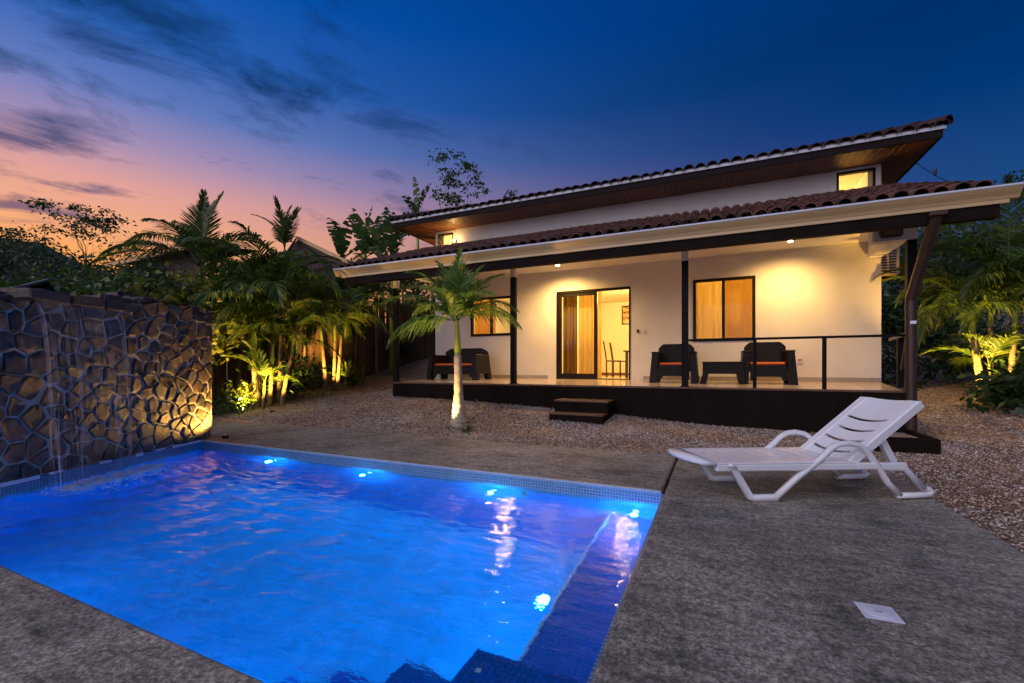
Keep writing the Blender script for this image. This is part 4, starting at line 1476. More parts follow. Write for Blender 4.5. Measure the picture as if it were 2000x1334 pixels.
# air conditioner on the side wall
p = Py(1742, 515, YW + .6)
t = thing("air_conditioner", "white air conditioner with dark louvres on the near side wall", "air conditioner", (XR + .15, YW + .45, p.z - .27))
ax0, ax1, ay, az0, az1 = XR + .02, XR + .36, YW + .32, p.z - .26, p.z + .28
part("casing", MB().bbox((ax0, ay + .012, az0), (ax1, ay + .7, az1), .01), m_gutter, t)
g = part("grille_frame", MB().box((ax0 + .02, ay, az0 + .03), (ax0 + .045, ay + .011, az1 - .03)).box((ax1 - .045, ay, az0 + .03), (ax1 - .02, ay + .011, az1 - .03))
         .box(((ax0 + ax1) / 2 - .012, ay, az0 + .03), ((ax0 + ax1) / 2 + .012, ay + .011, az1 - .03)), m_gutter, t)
part("louvre_back", MB().box((ax0 + .03, ay + .0075, az0 + .035), (ax1 - .03, ay + .0115, az1 - .035)), m_black, t)
for i in range(9):
    z = az0 + .05 + i * .052
    part("louvre", MB().box((ax0 + .046, ay + .001, z), (ax1 - .046, ay + .007, z + .016)), m_gutter, t)
part("bracket", MB().box((ax0 - .02, ay + .1, az0 - .05), (ax1, ay + .14, az0 - .001)), m_steel, t)

# bulkhead lamp by the small upper window
p = Py(887, 470, YW - .09)
t = thing("wall_lamp", "bright bulb fixed beside the small upper window at the far corner", "wall lamp", p)
part("base", MB().bbox((p.x - .03, YW - .055, p.z - .04), (p.x + .03, YW - .0225, p.z + .04), .006), m_black, t)
part("bulb", MB().lathe([(.006, -.03), (.024, -.018), (.03, 0), (.024, .018), (.006, .03)], (p.x, YW - .09, p.z), 12), m_warmlens, t, True)
point("lamp_glow", (p.x, YW - .16, p.z), 7, WARM, .03, t)

# ------------------------------------------------------------------ inside the rooms
point("room_light", (-2.1, 12.6, 3.0), 330, WARM, .15)
point("room_light", (1.1, 11.7, 2.9), 190, WARM, .15)
point("room_light", (-5.5, 11.8, 2.9), 190, WARM, .15)
point("loft_light", (1.2, YW + 1.2, 4.35), 120, WARM, .1)
point("loft_light", (-6.2, YW + .8, 4.3), 60, WARM, .1)


def drape(name, label, x0, x1, y, z0, z1, m, folds, depth, seed=0):
    mb = MB()
    n = folds * 8
    vs_ = []
    for i in range(n + 1):
        t_ = i / n
        yy = y + depth * math.sin(t_ * folds * 2 * math.pi + .6 * math.sin(t_ * 9 + seed))
        vs_ += [(x0 + (x1 - x0) * t_, yy, z0), (x0 + (x1 - x0) * t_, yy + .01 * math.sin(i), z1)]
    vs_ += [(a_, b_ + .006, c_) for a_, b_, c_ in vs_]
    k_ = 2 * (n + 1)
    fs = [(2 * i, 2 * i + 2, 2 * i + 3, 2 * i + 1) for i in range(n)] + [(k_ + 2 * i + 1, k_ + 2 * i + 3, k_ + 2 * i + 2, k_ + 2 * i) for i in range(n)]
    t = thing(name, label, "curtain", ((x0 + x1) / 2, y, z0))
    part("cloth", mb.add(vs_, fs), m, t, "all")
    part("rod", MB().tube([(x0 - .05, y, z1 + .012), (x1 + .05, y, z1 + .012)], .01, 8), m_frame, t)
    return t


drape("curtain", "brown drawn curtain behind the glass of the sliding door", H_DOOR[0] + .06, H_DOOR[0] + .42, YW + .32, FZW + .02, H_DOOR[3] + .1, m_curtain, 4, .035)
drape("curtain", "pale golden sheer behind the glass of the sliding door", H_DOOR[0] + .44, xm + .06, YW + .36, FZW + .02, H_DOOR[3] + .1, m_sheer, 5, .02, 2)
drape("blind", "deep amber blind behind the window pane nearer the last post", (H_WR[0] + H_WR[1]) / 2 - .02, H_WR[1] + .1, YW + .26, H_WR[2] - .1, H_WR[3] + .08, m_blind, 5, .006, 3)
drape("blind", "pale amber blind behind the window pane nearer the door", H_WR[0] - .08, (H_WR[0] + H_WR[1]) / 2 - .04, YW + .30, H_WR[2] - .1, H_WR[3] + .08, m_sheer, 4, .007, 4)
drape("blind", "amber blind behind the window above the loveseat", H_WL[0] - .05, (H_WL[0] + H_WL[1]) / 2, YW + .26, H_WL[2] - .1, H_WL[3] + .08, m_blind, 4, .006, 5)


def dining_chair():
    t = thing("dining_chair", "dark slatted dining chair seen through the door, nearer the opening", "chair", (0, 0, 0), 0, "dining chairs in the living room")
    w = .40
    for sx in (-1, 1):
        part("leg", MB().bbox((sx * w / 2 - .018, .17, 0), (sx * w / 2 + .018, .206, .44), .004), m_darkwood, t, local=True)
        part("back_leg", MB().tube([(sx * w / 2, -.19, 0), (sx * w / 2, -.19, .45), (sx * w / 2, -.23, .75), (sx * w / 2, -.27, 1.0)], 1, 4, flat=(.034, .04)), m_darkwood, t, local=True)
    part("seat", MB().bbox((-w / 2 - .02, -.21, .441), (w / 2 + .02, .22, .48), .012), m_darkwood, t, local=True)
    for k in range(3):
        x = -.11 + .11 * k
        part("back_slat", MB().tube([(x, -.2, .49), (x, -.225, .74), (x, -.265, .97)], 1, 4, flat=(.05, .015)), m_darkwood, t, local=True)
    part("top_rail", MB().tube([(-w / 2, -.27, .985), (w / 2, -.27, .985)], 1, 4, flat=(.03, .06)), m_darkwood, t, local=True)
    return t


ch = dining_chair()
p = Py(1198, 700, 12.5)
ch.location, ch.rotation_euler = (p.x, 12.5, FZW - .003), (0, 0, R(-78))
c2 = copy_tree(ch)
c2["label"] = "dark slatted dining chair seen through the door, beyond the first one"
p = Py(1210, 700, 13.15)
c2.location, c2.rotation_euler = (p.x, 13.15, FZW - .003), (0, 0, R(-82))
t = thing("dining_table", "dark dining table seen through the open door", "table", (-1.75, 12.8, FZW - .003))
part("table_top", MB().bbox((-.48, -.75, .70), (.55, .75, .74), .01), m_darkwood, t, local=True)
for sx in (-.4, .46):
    for sy in (-.66, .66):
        part("leg", MB().bbox((sx - .035, sy - .035, 0), (sx + .035, sy + .035, .699), .006), m_darkwood, t, local=True)
p = Py(1229, 615, YB - .42)
t = thing("wall_picture", "small framed picture in browns on the living room wall", "picture", p)
part("picture_frame", MB().bbox((p.x - .26, YB - .42, p.z - .33), (p.x + .4, YB - .402, p.z + .33), .006), m_darkwood, t)
mpic, nd, lk, b = new_mat("picture_print")
lk.new(ramp_node(nd, lk, noise_node(nd, lk, 4, 3, .5, stretch=(1, 1, 2)), [(.4, (.05, .02, .01)), (.5, (.5, .3, .12)), (.6, (.75, .6, .35))]), b.inputs["Base Color"])
part("print", MB().box((p.x - .22, YB - .4225, p.z - .29), (p.x + .36, YB - .4205, p.z + .29)), mpic, t)


# ------------------------------------------------------------------ porch furniture
def lounge_seat(name, label, cat, w, group=None):
    """moulded resin seat: splayed arm panels on stub legs, curved back, thin orange cushion. faces -y"""
    t = thing(name, label, cat, (0, 0, 0), 0, group)
    d, hs, ha, hb = .70, .33, .56, .76
    for sx in (-1, 1):
        xo, xi = w / 2, w / 2 - .11
        # panel in the y-z plane with an arch between two legs, leaning outward at the foot
        poly = [(-d / 2 - .03, 0), (-d / 2 + .10, 0), (-d / 2 + .15, .14), (d / 2 - .15, .14), (d / 2 - .10, 0), (d / 2 + .03, 0), (d / 2 - .02, ha), (-d / 2 + .03, ha)]
        vs_ = [(sx * (xo + .045 * (1 - z / ha)), y, z) for y, z in poly] + [(sx * (xi + .03 * (1 - z / ha)), y, z) for y, z in poly]
        n = len(poly)
        fs = [(0, 1, 2, 7), (2, 3, 6, 7), (3, 4, 5, 6)]
        fs = fs + [tuple(n + i for i in f[::-1]) for f in fs] + [(i, (i + 1) % n, n + (i + 1) % n, n + i) for i in range(n)]
        part("arm_panel", MB().add(vs_, fs), m_rattan, t, local=True)
        part("arm_cap", MB().bbox((sx * (xi - .015), -d / 2 + .01, ha + .001), (sx * (xo + .012), d / 2 - .02, ha + .035), .012), m_rattan, t, local=True)
    xi = w / 2 - .112
    part("front_apron", MB().prism([(-xi, .335), (-xi, .06), (-xi + .05, .06), (-xi + .09, .13), (xi - .09, .13), (xi - .05, .06), (xi, .06), (xi, .335)], "y", -d / 2 + .03, -d / 2 + .08), m_rattan, t, local=True)
    part("seat", MB().bbox((-xi, -d / 2 + .081, .26), (xi, d / 2 - .12, hs), .01), m_rattan, t, local=True)
    nb_ = 14
    prof = []
    for i in range(nb_ + 1):
        a_ = -1 + 2 * i / nb_
        prof.append(((w / 2 - .05) * a_, hb - .09 * max(0, abs(a_) - .72) ** 1.3 / .28 ** 1.3 * (1 if w < 1 else .9)))
    mb = MB()
    vs_ = []
    for x, z in prof:
        yb = d / 2 - .11
        vs_ += [(x, yb, .2), (x, yb + .10, z), (x, yb + .16, z - .02), (x, yb + .06, .2)]
    fs = [(4 * i + k, 4 * i + 4 + k, 4 * i + 4 + (k + 1) % 4, 4 * i + (k + 1) % 4) for i in range(nb_) for k in range(4)] + [(0, 1, 2, 3), (4 * nb_ + 3, 4 * nb_ + 2, 4 * nb_ + 1, 4 * nb_)]
    part("backrest", mb.add(vs_, fs), m_rattan, t, local=True)
    part("cushion", MB().bbox((-xi + .015, -d / 2 + .06, hs + .001), (xi - .015, d / 2 - .13, hs + .055), .02), m_orange, t, local=True)
    return t


def put(o, u, y, rz=0):
    p = Py(u, 700, y)
    o.location, o.rotation_euler = (p.x, y, fz(y) + .001), (math.atan((FZW - FZF) / (YW - YF)), 0, R(rz))


s1 = lounge_seat("armchair", "dark resin armchair with orange cushion nearest the sliding door", "armchair", .78, "porch armchairs")
put(s1, 1318, 9.15)
s2 = copy_tree(s1)
s2["label"] = "dark resin armchair with orange cushion next to the wall socket"
put(s2, 1497, 9.15)
ls = lounge_seat("loveseat", "dark resin two-seat sofa with orange cushion under the far window", "sofa", 1.30)
put(ls, 897, 9.2)
ct = thing("coffee_table", "low dark resin table between the two armchairs", "table", (0, 0, 0))
w, d, h = .66, .5, .40
for sx in (-1, 1):
    for sy in (-1, 1):
        part("leg", MB().add([(sx * (w / 2 + .05), sy * d / 2, 0), (sx * (w / 2 - .06), sy * d / 2, 0), (sx * (w / 2 - .06), sy * (d / 2 - .1), 0), (sx * (w / 2 + .05), sy * (d / 2 - .1), 0),
                              (sx * w / 2, sy * d / 2, h - .22), (sx * (w / 2 - .1), sy * d / 2, h - .22), (sx * (w / 2 - .1), sy * (d / 2 - .1), h - .22), (sx * w / 2, sy * (d / 2 - .1), h - .22)],
                             [(0, 1, 2, 3), (4, 5, 6, 7), (0, 1, 5, 4), (1, 2, 6, 5), (2, 3, 7, 6), (3, 0, 4, 7)]), m_rattan, ct, local=True)
part("apron", MB().box((-w / 2 + .001, -d / 2 + .003, h - .219), (w / 2 - .001, d / 2 - .003, h - .03)), m_rattan, ct, local=True)
part("table_top", MB().bbox((-w / 2 - .01, -d / 2 - .01, h - .029), (w / 2 + .01, d / 2 + .01, h), .008), m_rattan, ct, local=True)
put(ct, 1411, 8.95)

# ------------------------------------------------------------------ white sun lounger on the deck
LX = Vector((.339, 3.749, 0))
axd = Vector((1.395 - .339, 4.36 - 3.749, 0)).normalized()
lz = math.atan2(axd.y, axd.x) - R(2.5)
lg = thing("sun_lounger", "white plastic sun lounger with raised slotted back on the concrete deck", "sun lounger", LX + Vector((0, 0, .004)), lz)
W = .62
for yy, sgn in ((0, 1), (W, -1)):
    y0, y1 = (yy, yy + .045 * sgn)
    mid = (y0 + y1) / 2
    sec = (.045, .05)
    part("front_leg", MB().tube([(-.27, mid, .268), (-.235, mid, .255), (-.10, mid, .030), (-.075, mid, .024), (.09, mid, .024), (.115, mid, .03)], 1, 4, flat=(.045, .046)), m_white_pl, lg, "all", local=True)
    arm = [(.10, mid, .026), (.27, mid, .175), (.45, mid, .31), (.53, mid, .385), (.585, mid, .415), (.66, mid, .425), (.745, mid, .41), (.80, mid, .375), (.86, mid, .30), (.97, mid, .13), (1.07, mid, .028)]
    part("armrest", MB().tube(arm, 1, 6, flat=(.05, .045)), m_white_pl, lg, "all", local=True)
    part("rear_foot", MB().tube([(1.05, mid, .024), (1.2, mid, .024), (1.30, mid, .03), (1.335, mid, .05), (1.30, mid, .075), (1.24, mid, .085)], [1, 1, 1, .9, .8, .6], 6, flat=(.05, .046)), m_white_pl, lg, "all", local=True)
    part("rear_strut", MB().tube([(.90, mid, .245), (1.10, mid, .235), (1.26, mid, .07)], 1, 4, flat=(.04, .04)), m_white_pl, lg, "all", local=True)
    part("side_rail", MB().bbox((-.36, min(y0, y1), .225), (1.12, max(y0, y1), .275), .008), m_white_pl, lg, local=True)
# bed: slats with curved slots between, joined by edge strips; the foot end is rounded in plan
part("edge_strip", MB().bbox((-.36, .002, .2755), (.72, .10, .288), .005), m_white_pl, lg, local=True)
part("edge_strip", MB().bbox((-.36, W - .10, .2755), (.72, W - .002, .288), .005), m_white_pl, lg, local=True)
for i in range(9):
    xa_ = -.355 + i * .119
    mb = MB()
    vs_ = []
    for k in range(9):
        y = .1005 + (W - .201) * k / 8
        sag = -.012 * math.sin(math.pi * k / 8)
        vs_ += [(xa_ + sag, y, .272), (xa_ + .102 + sag, y, .272), (xa_ + .102 + sag, y, .286 + sag * .5), (xa_ + sag, y, .286 + sag * .5)]
    fs = [(4 * k + m_, 4 * k + 4 + m_, 4 * k + 4 + (m_ + 1) % 4, 4 * k + (m_ + 1) % 4) for k in range(8) for m_ in range(4)] + [(0, 1, 2, 3), (35, 34, 33, 32)]
    part("slat", mb.add(vs_, fs), m_white_pl, lg, local=True)
mb = MB()
pl = [(-.361, .002)] + [(-.361 - .20 * math.sqrt(max(0, 1 - ((k / 14 - .5) * 2) ** 2)), .002 + (W - .004) * k / 14) for k in range(1, 14)] + [(-.361, W - .002)]
mb.prism(pl, "z", .262, .290)
mb.v = [(x, y, z + .022 * max(0, (-.40 - x) / .16)) for x, y, z in mb.v]
part("foot_end", mb, m_white_pl, lg, "all", local=True)
# raised back
bk = add_obj("backrest", MB().bbox((-.02, .05, -.022), (.02, W - .05, .0), .004).mesh("backrest", m_white_pl), lg, (.70, 0, .262), (0, -R(38.5), 0))
BL = .735
for y0, y1 in ((.045, .115), (W - .115, W - .045)):
    part("back_edge", MB().bbox((0, y0, .001), (BL, y1, .03), .008), m_white_pl, bk, local=True)
part("back_rim", MB().bbox((.0, .037, -.03), (BL, .0445, .028), .003), m_white_pl, bk, local=True)
part("back_rim", MB().bbox((.0, W - .0445, -.03), (BL, W - .037, .028), .003), m_white_pl, bk, local=True)
xs_ = [0, .10, .228, .358, .488, BL - .0]
for i in range(5):
    a_, b_ = xs_[i] + .012, xs_[i + 1] - (.012 if i < 4 else 0)
    vs_ = []
    for k in range(9):
        y = .1155 + (W - .231) * k / 8
        dd = -.022 * math.sin(math.pi * k / 8)
        bb = dd if i < 4 else 0
        vs_ += [(a_ + dd * (i > 0), y, .004), (b_ + bb, y, .004), (b_ + bb, y, .024 + dd * .6), (a_ + dd * (i > 0), y, .024 + dd * .6)]
    fs = [(4 * k + m_, 4 * k + 4 + m_, 4 * k + 4 + (m_ + 1) % 4, 4 * k + (m_ + 1) % 4) for k in range(8) for m_ in range(4)] + [(0, 1, 2, 3), (35, 34, 33, 32)]
    part("back_slat", MB().add(vs_, fs), m_white_pl, bk, local=True)
for yy in (.12, W - .12):
    part("back_prop", MB().tube([(.98, yy, .50), (1.14, yy, .20)], 1, 4, flat=(.035, .05)), m_white_pl, lg, local=True)
part("cross_bar", MB().tube([(1.13, .04, .215), (1.13, W - .04, .215)], 1, 4, flat=(.04, .035)), m_white_pl, lg, local=True)

# white drain plate let into the deck
p = Pz(1716, 1196, 0)
t = thing("drain_cover", "white square drain plate with round lid set in the concrete deck", "drain cover", (p.x, p.y, .0), R(4))
mb = MB().bbox((-.065, -.065, -.02), (.065, .065, .0015), .001)
part("frame", mb, m_plate, t, local=True)
part("lid", MB().lathe([(.05, .001), (.05, .003), (.047, .004)], seg=28), m_plate, t, True, local=True)
part("finger_slot", MB().bbox((-.014, -.002, .0035), (.014, .002, .0048), .0004), m_black, t, local=True)
# ================================================================== plants
def frond_mesh(L, el0, droop, nl, ll, lw, hang, seed, petiole=.16, m=None, sweep=1.0):
    """feather palm leaf heading +x: midrib with leaflets on both sides"""
    r = random.Random(seed)
    NS = 22
    pts, tan = [Vector((0, 0, 0))], []
    side = r.uniform(-.12, .12)
    for i in range(NS):
        t = (i + .5) / NS
        el = el0 - droop * t ** 1.25
        az = side * t * 2
        d = Vector((math.cos(el) * math.cos(az), math.cos(el) * math.sin(az), math.sin(el)))
        tan.append(d)
        pts.append(pts[-1] + d * (L / NS))
    mb = MB()
    mb.tube(pts, [.011 * L ** .5 * (1 - .82 * i / NS) for i in range(NS + 1)], 4)
    for k in range(nl):
        t = petiole + (1 - petiole) * (k + .5) / nl
        fi = t * NS
        i = min(NS - 1, int(fi))
        p = pts[i].lerp(pts[i + 1], fi - i)
        T_ = tan[i]
        B = Vector((0, 0, 1)).cross(T_).normalized()
        Nn = T_.cross(B)
        tt = (t - petiole) / (1 - petiole)
        prof = (.55 + .45 * math.sin(math.pi * min(1, tt * 1.35 + .12))) * (1 - .55 * tt ** 3)
        for sgn in (-1, 1):
            if r.random() < .04:
                continue
            phi = R(32 + 40 * tt) + r.uniform(-.12, .12)
            d = (B * sgn * math.cos(phi) + T_ * math.sin(phi) * sweep + Nn * r.uniform(.08, .38)).normalized()
            ln = ll * prof * r.uniform(.86, 1.1)
            g = Vector((0, 0, -1)) * hang * ln * r.uniform(.75, 1.25)
            w = lw * r.uniform(.8, 1.15)
            wd = (T_ - d * T_.dot(d)).normalized()
            q1, q2, q3 = p + d * ln * .4 + g * .12, p + d * ln * .75 + g * .42, p + d * ln + g * .85
            mb.add([p - wd * w * .25, p + wd * w * .25, q1 + wd * w * .5, q1 - wd * w * .5, q2 + wd * w * .4, q2 - wd * w * .4, q3],
                   [(0, 1, 2, 3), (3, 2, 4, 5), (5, 4, 6)])
    return mb.mesh("frond", m or m_leaf_p)


def ringed(pts, r0, r1, seg=9, per=7):
    """palm stem with leaf-scar rings"""
    pts = [Vector(p) for p in pts]
    P_, R_ = [], []
    n = len(pts) - 1
    for i in range(n):
        for k in range(per):
            t = (i + k / per) / n
            P_.append(pts[i].lerp(pts[i + 1], k / per))
            R_.append((r0 + (r1 - r0) * t) * (1.07 if k % 3 == 0 else .97))
    P_.append(pts[-1])
    R_.append(r1)
    return MB().tube(P_, R_, seg)


FR_A = [frond_mesh(1.6, R(e_), R(d_), 56, .52, .024, h_, 40 + i) for i, (e_, d_, h_) in enumerate([(76, 88, .45), (64, 108, .6), (52, 115, .7), (40, 105, .75), (26, 85, .75), (84, 60, .35), (70, 95, .5), (46, 100, .65)])]
FR_B = [frond_mesh(2.3, R(e_), R(d_), 58, .66, .040, h_, 60 + i) for i, (e_, d_, h_) in enumerate([(80, 75, .3), (66, 110, .4), (52, 110, .5), (36, 95, .5), (86, 30, .15)])]
FR_S = [frond_mesh(.85, R(e_), R(d_), 30, .36, .028, h_, 80 + i) for i, (e_, d_, h_) in enumerate([(72, 70, .25), (50, 80, .35), (32, 80, .45), (84, 40, .15)])]


def palm(name, label, base, stems, group=None, cat="palm"):
    """stems: list of (dx, dy, foot radius, height, lean vector, shaft length, frond set, count, frond scale, seed)"""
    base = Vector(base)
    t = thing(name, label, cat, base, 0, group)
    for (dx_, dy_, r0, h, lean, shaft, frs, cnt, fs_, seed) in stems:
        r = random.Random(seed)
        lean = Vector((*lean, 0))
        b = Vector((dx_, dy_, -.03))
        top = b + Vector((0, 0, h)) + lean * h
        part("trunk", ringed([b, b.lerp(top, .3) + lean * h * -.04, b.lerp(top, .65) + lean * h * -.03, top], r0, r0 * .62), m_trunk, t, True, local=True)
        d = (Vector((0, 0, 1)) + lean).normalized()
        cr = top + d * shaft
        part("crownshaft", MB().tube([top - d * .02, top + d * shaft * .3, cr], [r0 * .70, r0 * .72, r0 * .4], 9), m_shaft, t, True, local=True)
        a0 = r.uniform(0, 6.28)
        for k in range(cnt):
            az = a0 + k * 2.399 + r.uniform(-.25, .25)
            fi = int(k / cnt * len(frs)) if cnt > 3 else k % len(frs)
            o = add_obj("frond", frs[(fi + (k % 2)) % len(frs)], t, cr - d * shaft * r.uniform(0, .25), (r.uniform(-.12, .12), r.uniform(-.15, .12), az), (fs_ * r.uniform(.85, 1.1),) * 3)
    return t


# young palm standing in the gravel before the porch
pb = on_ground(897, 829)
depth = -pb.x * SA + pb.y * CA
mpx = depth / FPX
t = thing("young_palm", "young palm with green crownshaft and swollen lit trunk in the gravel before the porch", "palm", pb)
trk = []
for v, r_ in [(832, 16), (820, 14.5), (805, 12), (790, 10), (770, 7.5), (740, 6.8), (715, 6.4), (692, 6)]:
    trk.append((v, r_))
P_ = [(-(897 - (897 - (829 - v) * .03)) * mpx * CA, 0, (829 - v) * mpx) for v, _ in trk]
P2, R2 = [], []
for i in range(len(P_) - 1):
    for k in range(4):
        P2.append(Vector(P_[i]).lerp(Vector(P_[i + 1]), k / 4))
        rr = trk[i][1] + (trk[i + 1][1] - trk[i][1]) * k / 4
        R2.append(rr * 1.18 * mpx * (1.05 if (i * 4 + k) % 3 == 0 else .98))
P2.append(Vector(P_[-1]))
R2.append(trk[-1][1] * mpx)
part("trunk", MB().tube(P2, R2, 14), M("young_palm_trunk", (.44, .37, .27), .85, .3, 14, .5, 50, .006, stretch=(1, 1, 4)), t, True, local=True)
top = P2[-1]
shaft_t = top + Vector((-.01, 0, 66 * mpx))
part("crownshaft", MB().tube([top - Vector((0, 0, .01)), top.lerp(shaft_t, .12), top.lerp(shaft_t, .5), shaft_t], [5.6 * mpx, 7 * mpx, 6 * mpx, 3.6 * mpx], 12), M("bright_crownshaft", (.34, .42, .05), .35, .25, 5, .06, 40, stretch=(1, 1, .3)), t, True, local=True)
cr = shaft_t - Vector((0, 0, .05))
RIGHT = math.atan2(SA, CA)                 # azimuth that points to the right in the picture
#        azimuth from picture-right, elevation, droop, length, leaflet length, hang
for k, (az, el, dr, L, ll, hg) in enumerate([(178, 50, 72, 1.22, .36, .75), (202, 22, 80, 1.0, .36, .95), (160, 66, 80, 1.1, .34, .5), (96, 83, 25, 1.18, .30, .2),
                                              (60, 74, 40, 1.15, .30, .3), (20, 52, 85, 1.0, .34, .6), (-14, 40, 95, .98, .34, .7), (-50, 55, 80, .9, .32, .6), (250, 60, 75, .95, .32, .6),
                                              (285, 74, 55, .95, .3, .4), (192, 8, 58, 1.0, .34, .8), (8, 30, 75, .95, .34, .8), (75, 60, 70, 1.0, .32, .4), (145, 48, 80, 1.05, .34, .6), (130, 78, 45, 1.18, .32, .3), (225, 70, 70, 1.0, .32, .5), (330, 68, 60, 1.0, .32, .4)]):
    add_obj("frond", frond_mesh(L * 1.12, R(el), R(dr), 46, ll * 1.3, .027, hg, 200 + k, .12, m_leaf_yp), t, cr + Vector((0, 0, .02 * (k % 4))), (0, 0, RIGHT + R(az)))
uplight("uplight sunk in the gravel at the foot of the young palm", (pb.x - .06, pb.y - .24, gz(pb.x, pb.y - .24) - .03), (pb.x, pb.y - .02, 2.0), 210, 85, WARM)

# lit clumps of cane palms along the fence
b1 = on_ground(502, 797)
palm("cane_palm", "lit cane palm clump with thick pale trunk beside the stone wall", b1,
     [(-.0, 0, .085, 1.25, (-.10, .02), .5, FR_A, 9, 1.15, 1), (.20, .12, .05, .95, (.02, .06), .4, FR_A, 7, 1.0, 2), (.32, .3, .045, 1.2, (.16, .1), .45, FR_A, 7, 1.0, 3),
      (.12, .4, .05, 1.7, (-.02, .05), .5, FR_A, 8, 1.2, 4), (.24, -.05, .03, .35, (.1, 0), .25, FR_S, 6, 1.0, 5), (-.2, .5, .05, 1.9, (-.12, .05), .5, FR_A, 8, 1.25, 6)], "cane palms by the fence")
b2 = on_ground(676 - 36, 765)
palm("cane_palm", "lit cane palm clump of three slim stems farther along the fence", b2,
     [(-.05, 0, .055, 1.3, (-.12, 0), .45, FR_A, 7, 1.1, 11), (.14, .08, .055, 1.35, (.0, .02), .45, FR_A, 7, 1.1, 12), (.32, .02, .055, 1.45, (.10, 0), .45, FR_A, 7, 1.15, 13),
      (.36, .2, .03, .15, (.1, 0), .2, FR_S, 5, .8, 14)], "cane palms by the fence")
b3 = on_ground(736, 733)
palm("cane_palm", "slim unlit palm standing alone against the cane fence", b3, [(0, 0, .055, 1.9, (-.03, 0), .45, FR_A, 8, 1.1, 21)], "cane palms by the fence")
b3 = on_ground(808, 702)
palm("cane_palm", "small dim palm at the far end of the cane fence", b3, [(0, 0, .05, 1.1, (-.05, 0), .35, FR_A, 7, 1.0, 23), (.2, .1, .04, .8, (.06, 0), .3, FR_S, 6, 1.2, 24)], "cane palms by the fence")
q = Pd(430, 700, 9.6)
palm("cane_palm", "dense cane palm just behind the end of the stone wall", (q.x, q.y, gz(q.x, q.y)),
     [(0, 0, .05, 1.4, (-.05, 0), .45, FR_A, 9, 1.15, 31), (.25, .2, .05, 1.8, (.08, .05), .45, FR_A, 8, 1.2, 32), (-.2, .2, .05, 1.2, (-.15, .0), .4, FR_A, 8, 1.1, 33), (.1, -.1, .04, .7, (-.1, 0), .3, FR_S, 7, 1.4, 34)], "cane palms by the fence")
q = Pd(560, 700, 11.5)
palm("cane_palm", "tall cane palm between the two lit clumps", (q.x, q.y, gz(q.x, q.y)),
     [(0, 0, .06, 1.9, (.02, 0), .5, FR_A, 9, 1.25, 41), (.4, .1, .05, 1.5, (.12, 0), .45, FR_A, 8, 1.15, 42), (-.35, .1, .05, 1.55, (-.12, 0), .45, FR_A, 8, 1.15, 43)], "cane palms by the fence")
q = Pd(655, 690, 13.0)
palm("cane_palm", "broad dark palm above the cane fence", (q.x, q.y, gz(q.x, q.y)), [(0, 0, .06, 2.0, (0, 0), .5, FR_A, 9, 1.4, 51), (.5, .2, .05, 1.6, (.1, 0), .45, FR_A, 8, 1.3, 52)], "cane palms by the fence")
# tall feather palm against the sunset
q = Pd(392, 700, 11.8)
tz = gz(q.x, q.y)
t = palm("feather_palm", "tall feather palm with arching leaves against the sunset", (q.x, q.y, tz), [(0, 0, .11, 3.0 - tz, (0, 0), .7, FR_B, 0, 1, 61)])
crz = Vector((0, 0, 3.7 - tz))
for k, (az, el, dr, L, hg) in enumerate([(172, 58, 92, 2.5, .55), (195, 40, 80, 2.3, .6), (110, 84, 18, 2.15, .1), (70, 85, 22, 2.1, .12), (8, 62, 112, 2.1, .35), (-25, 45, 90, 1.9, .5), (150, 72, 60, 2.0, .3),
                                          (215, 25, 70, 2.2, .7), (240, 35, 80, 2.0, .6), (300, 40, 80, 2.0, .6), (330, 20, 70, 1.9, .6), (40, 70, 70, 1.8, .3), (270, 55, 80, 2.0, .5)]):
    add_obj("frond", frond_mesh(L * 1.05, R(el), R(dr), 70, .66, .036, hg, 300 + k, .2), t, crz, (0, 0, RIGHT + R(az)))
q = Pd(556, 700, 17)
tz = gz(q.x, q.y)
palm("feather_palm", "distant palm with upright leaves over the neighbouring roof", (q.x, q.y, tz), [(0, 0, .12, 4.9 - tz, (0, 0), .7, [FR_B[4], FR_B[4], FR_B[0]], 7, .8, 71)])
q = Pd(590, 700, 19)
tz = gz(q.x, q.y)
palm("feather_palm", "small distant palm beside the one over the roof", (q.x, q.y, tz), [(0, 0, .1, 4.6 - tz, (0, 0), .6, [FR_S[0], FR_S[3]], 7, 1.3, 73)])
# lit clump at the other side of the house
b4 = on_ground(1922, 776)
palm("cane_palm", "brightly lit cane palm clump beyond the last porch post", b4,
     [(-.02, 0, .06, 1.1, (-.10, .02), .4, FR_A, 8, 1.0, 81), (.16, .2, .045, 1.2, (.02, .05), .4, FR_A, 7, 1.0, 82), (.30, .0, .05, 1.05, (.05, 0), .4, FR_A, 7, 1.0, 83), (.1, .1, .03, .35, (0, 0), .2, FR_S, 6, 1.0, 84)], "cane palms beside the house")
q = Pd(2020, 765, 6.8)
palm("cane_palm", "cane palm clump cut off by the picture's edge beyond the lit one", (q.x, q.y, gz(q.x, q.y)),
     [(0, 0, .06, 1.2, (-.06, 0), .4, FR_A, 8, 1.0, 85), (.2, .2, .05, 1.3, (.05, 0), .4, FR_A, 7, 1.0, 86)], "cane palms beside the house")
q = Pd(1985, 690, 10.5)
palm("cane_palm", "tall dark palm on the slope behind the lit clump", (q.x, q.y, gz(q.x, q.y)), [(0, 0, .06, 2.0, (-.06, 0), .4, FR_A, 9, 1.3, 88), (.4, .2, .05, 1.7, (.1, 0), .4, FR_A, 8, 1.2, 89)], "cane palms beside the house")

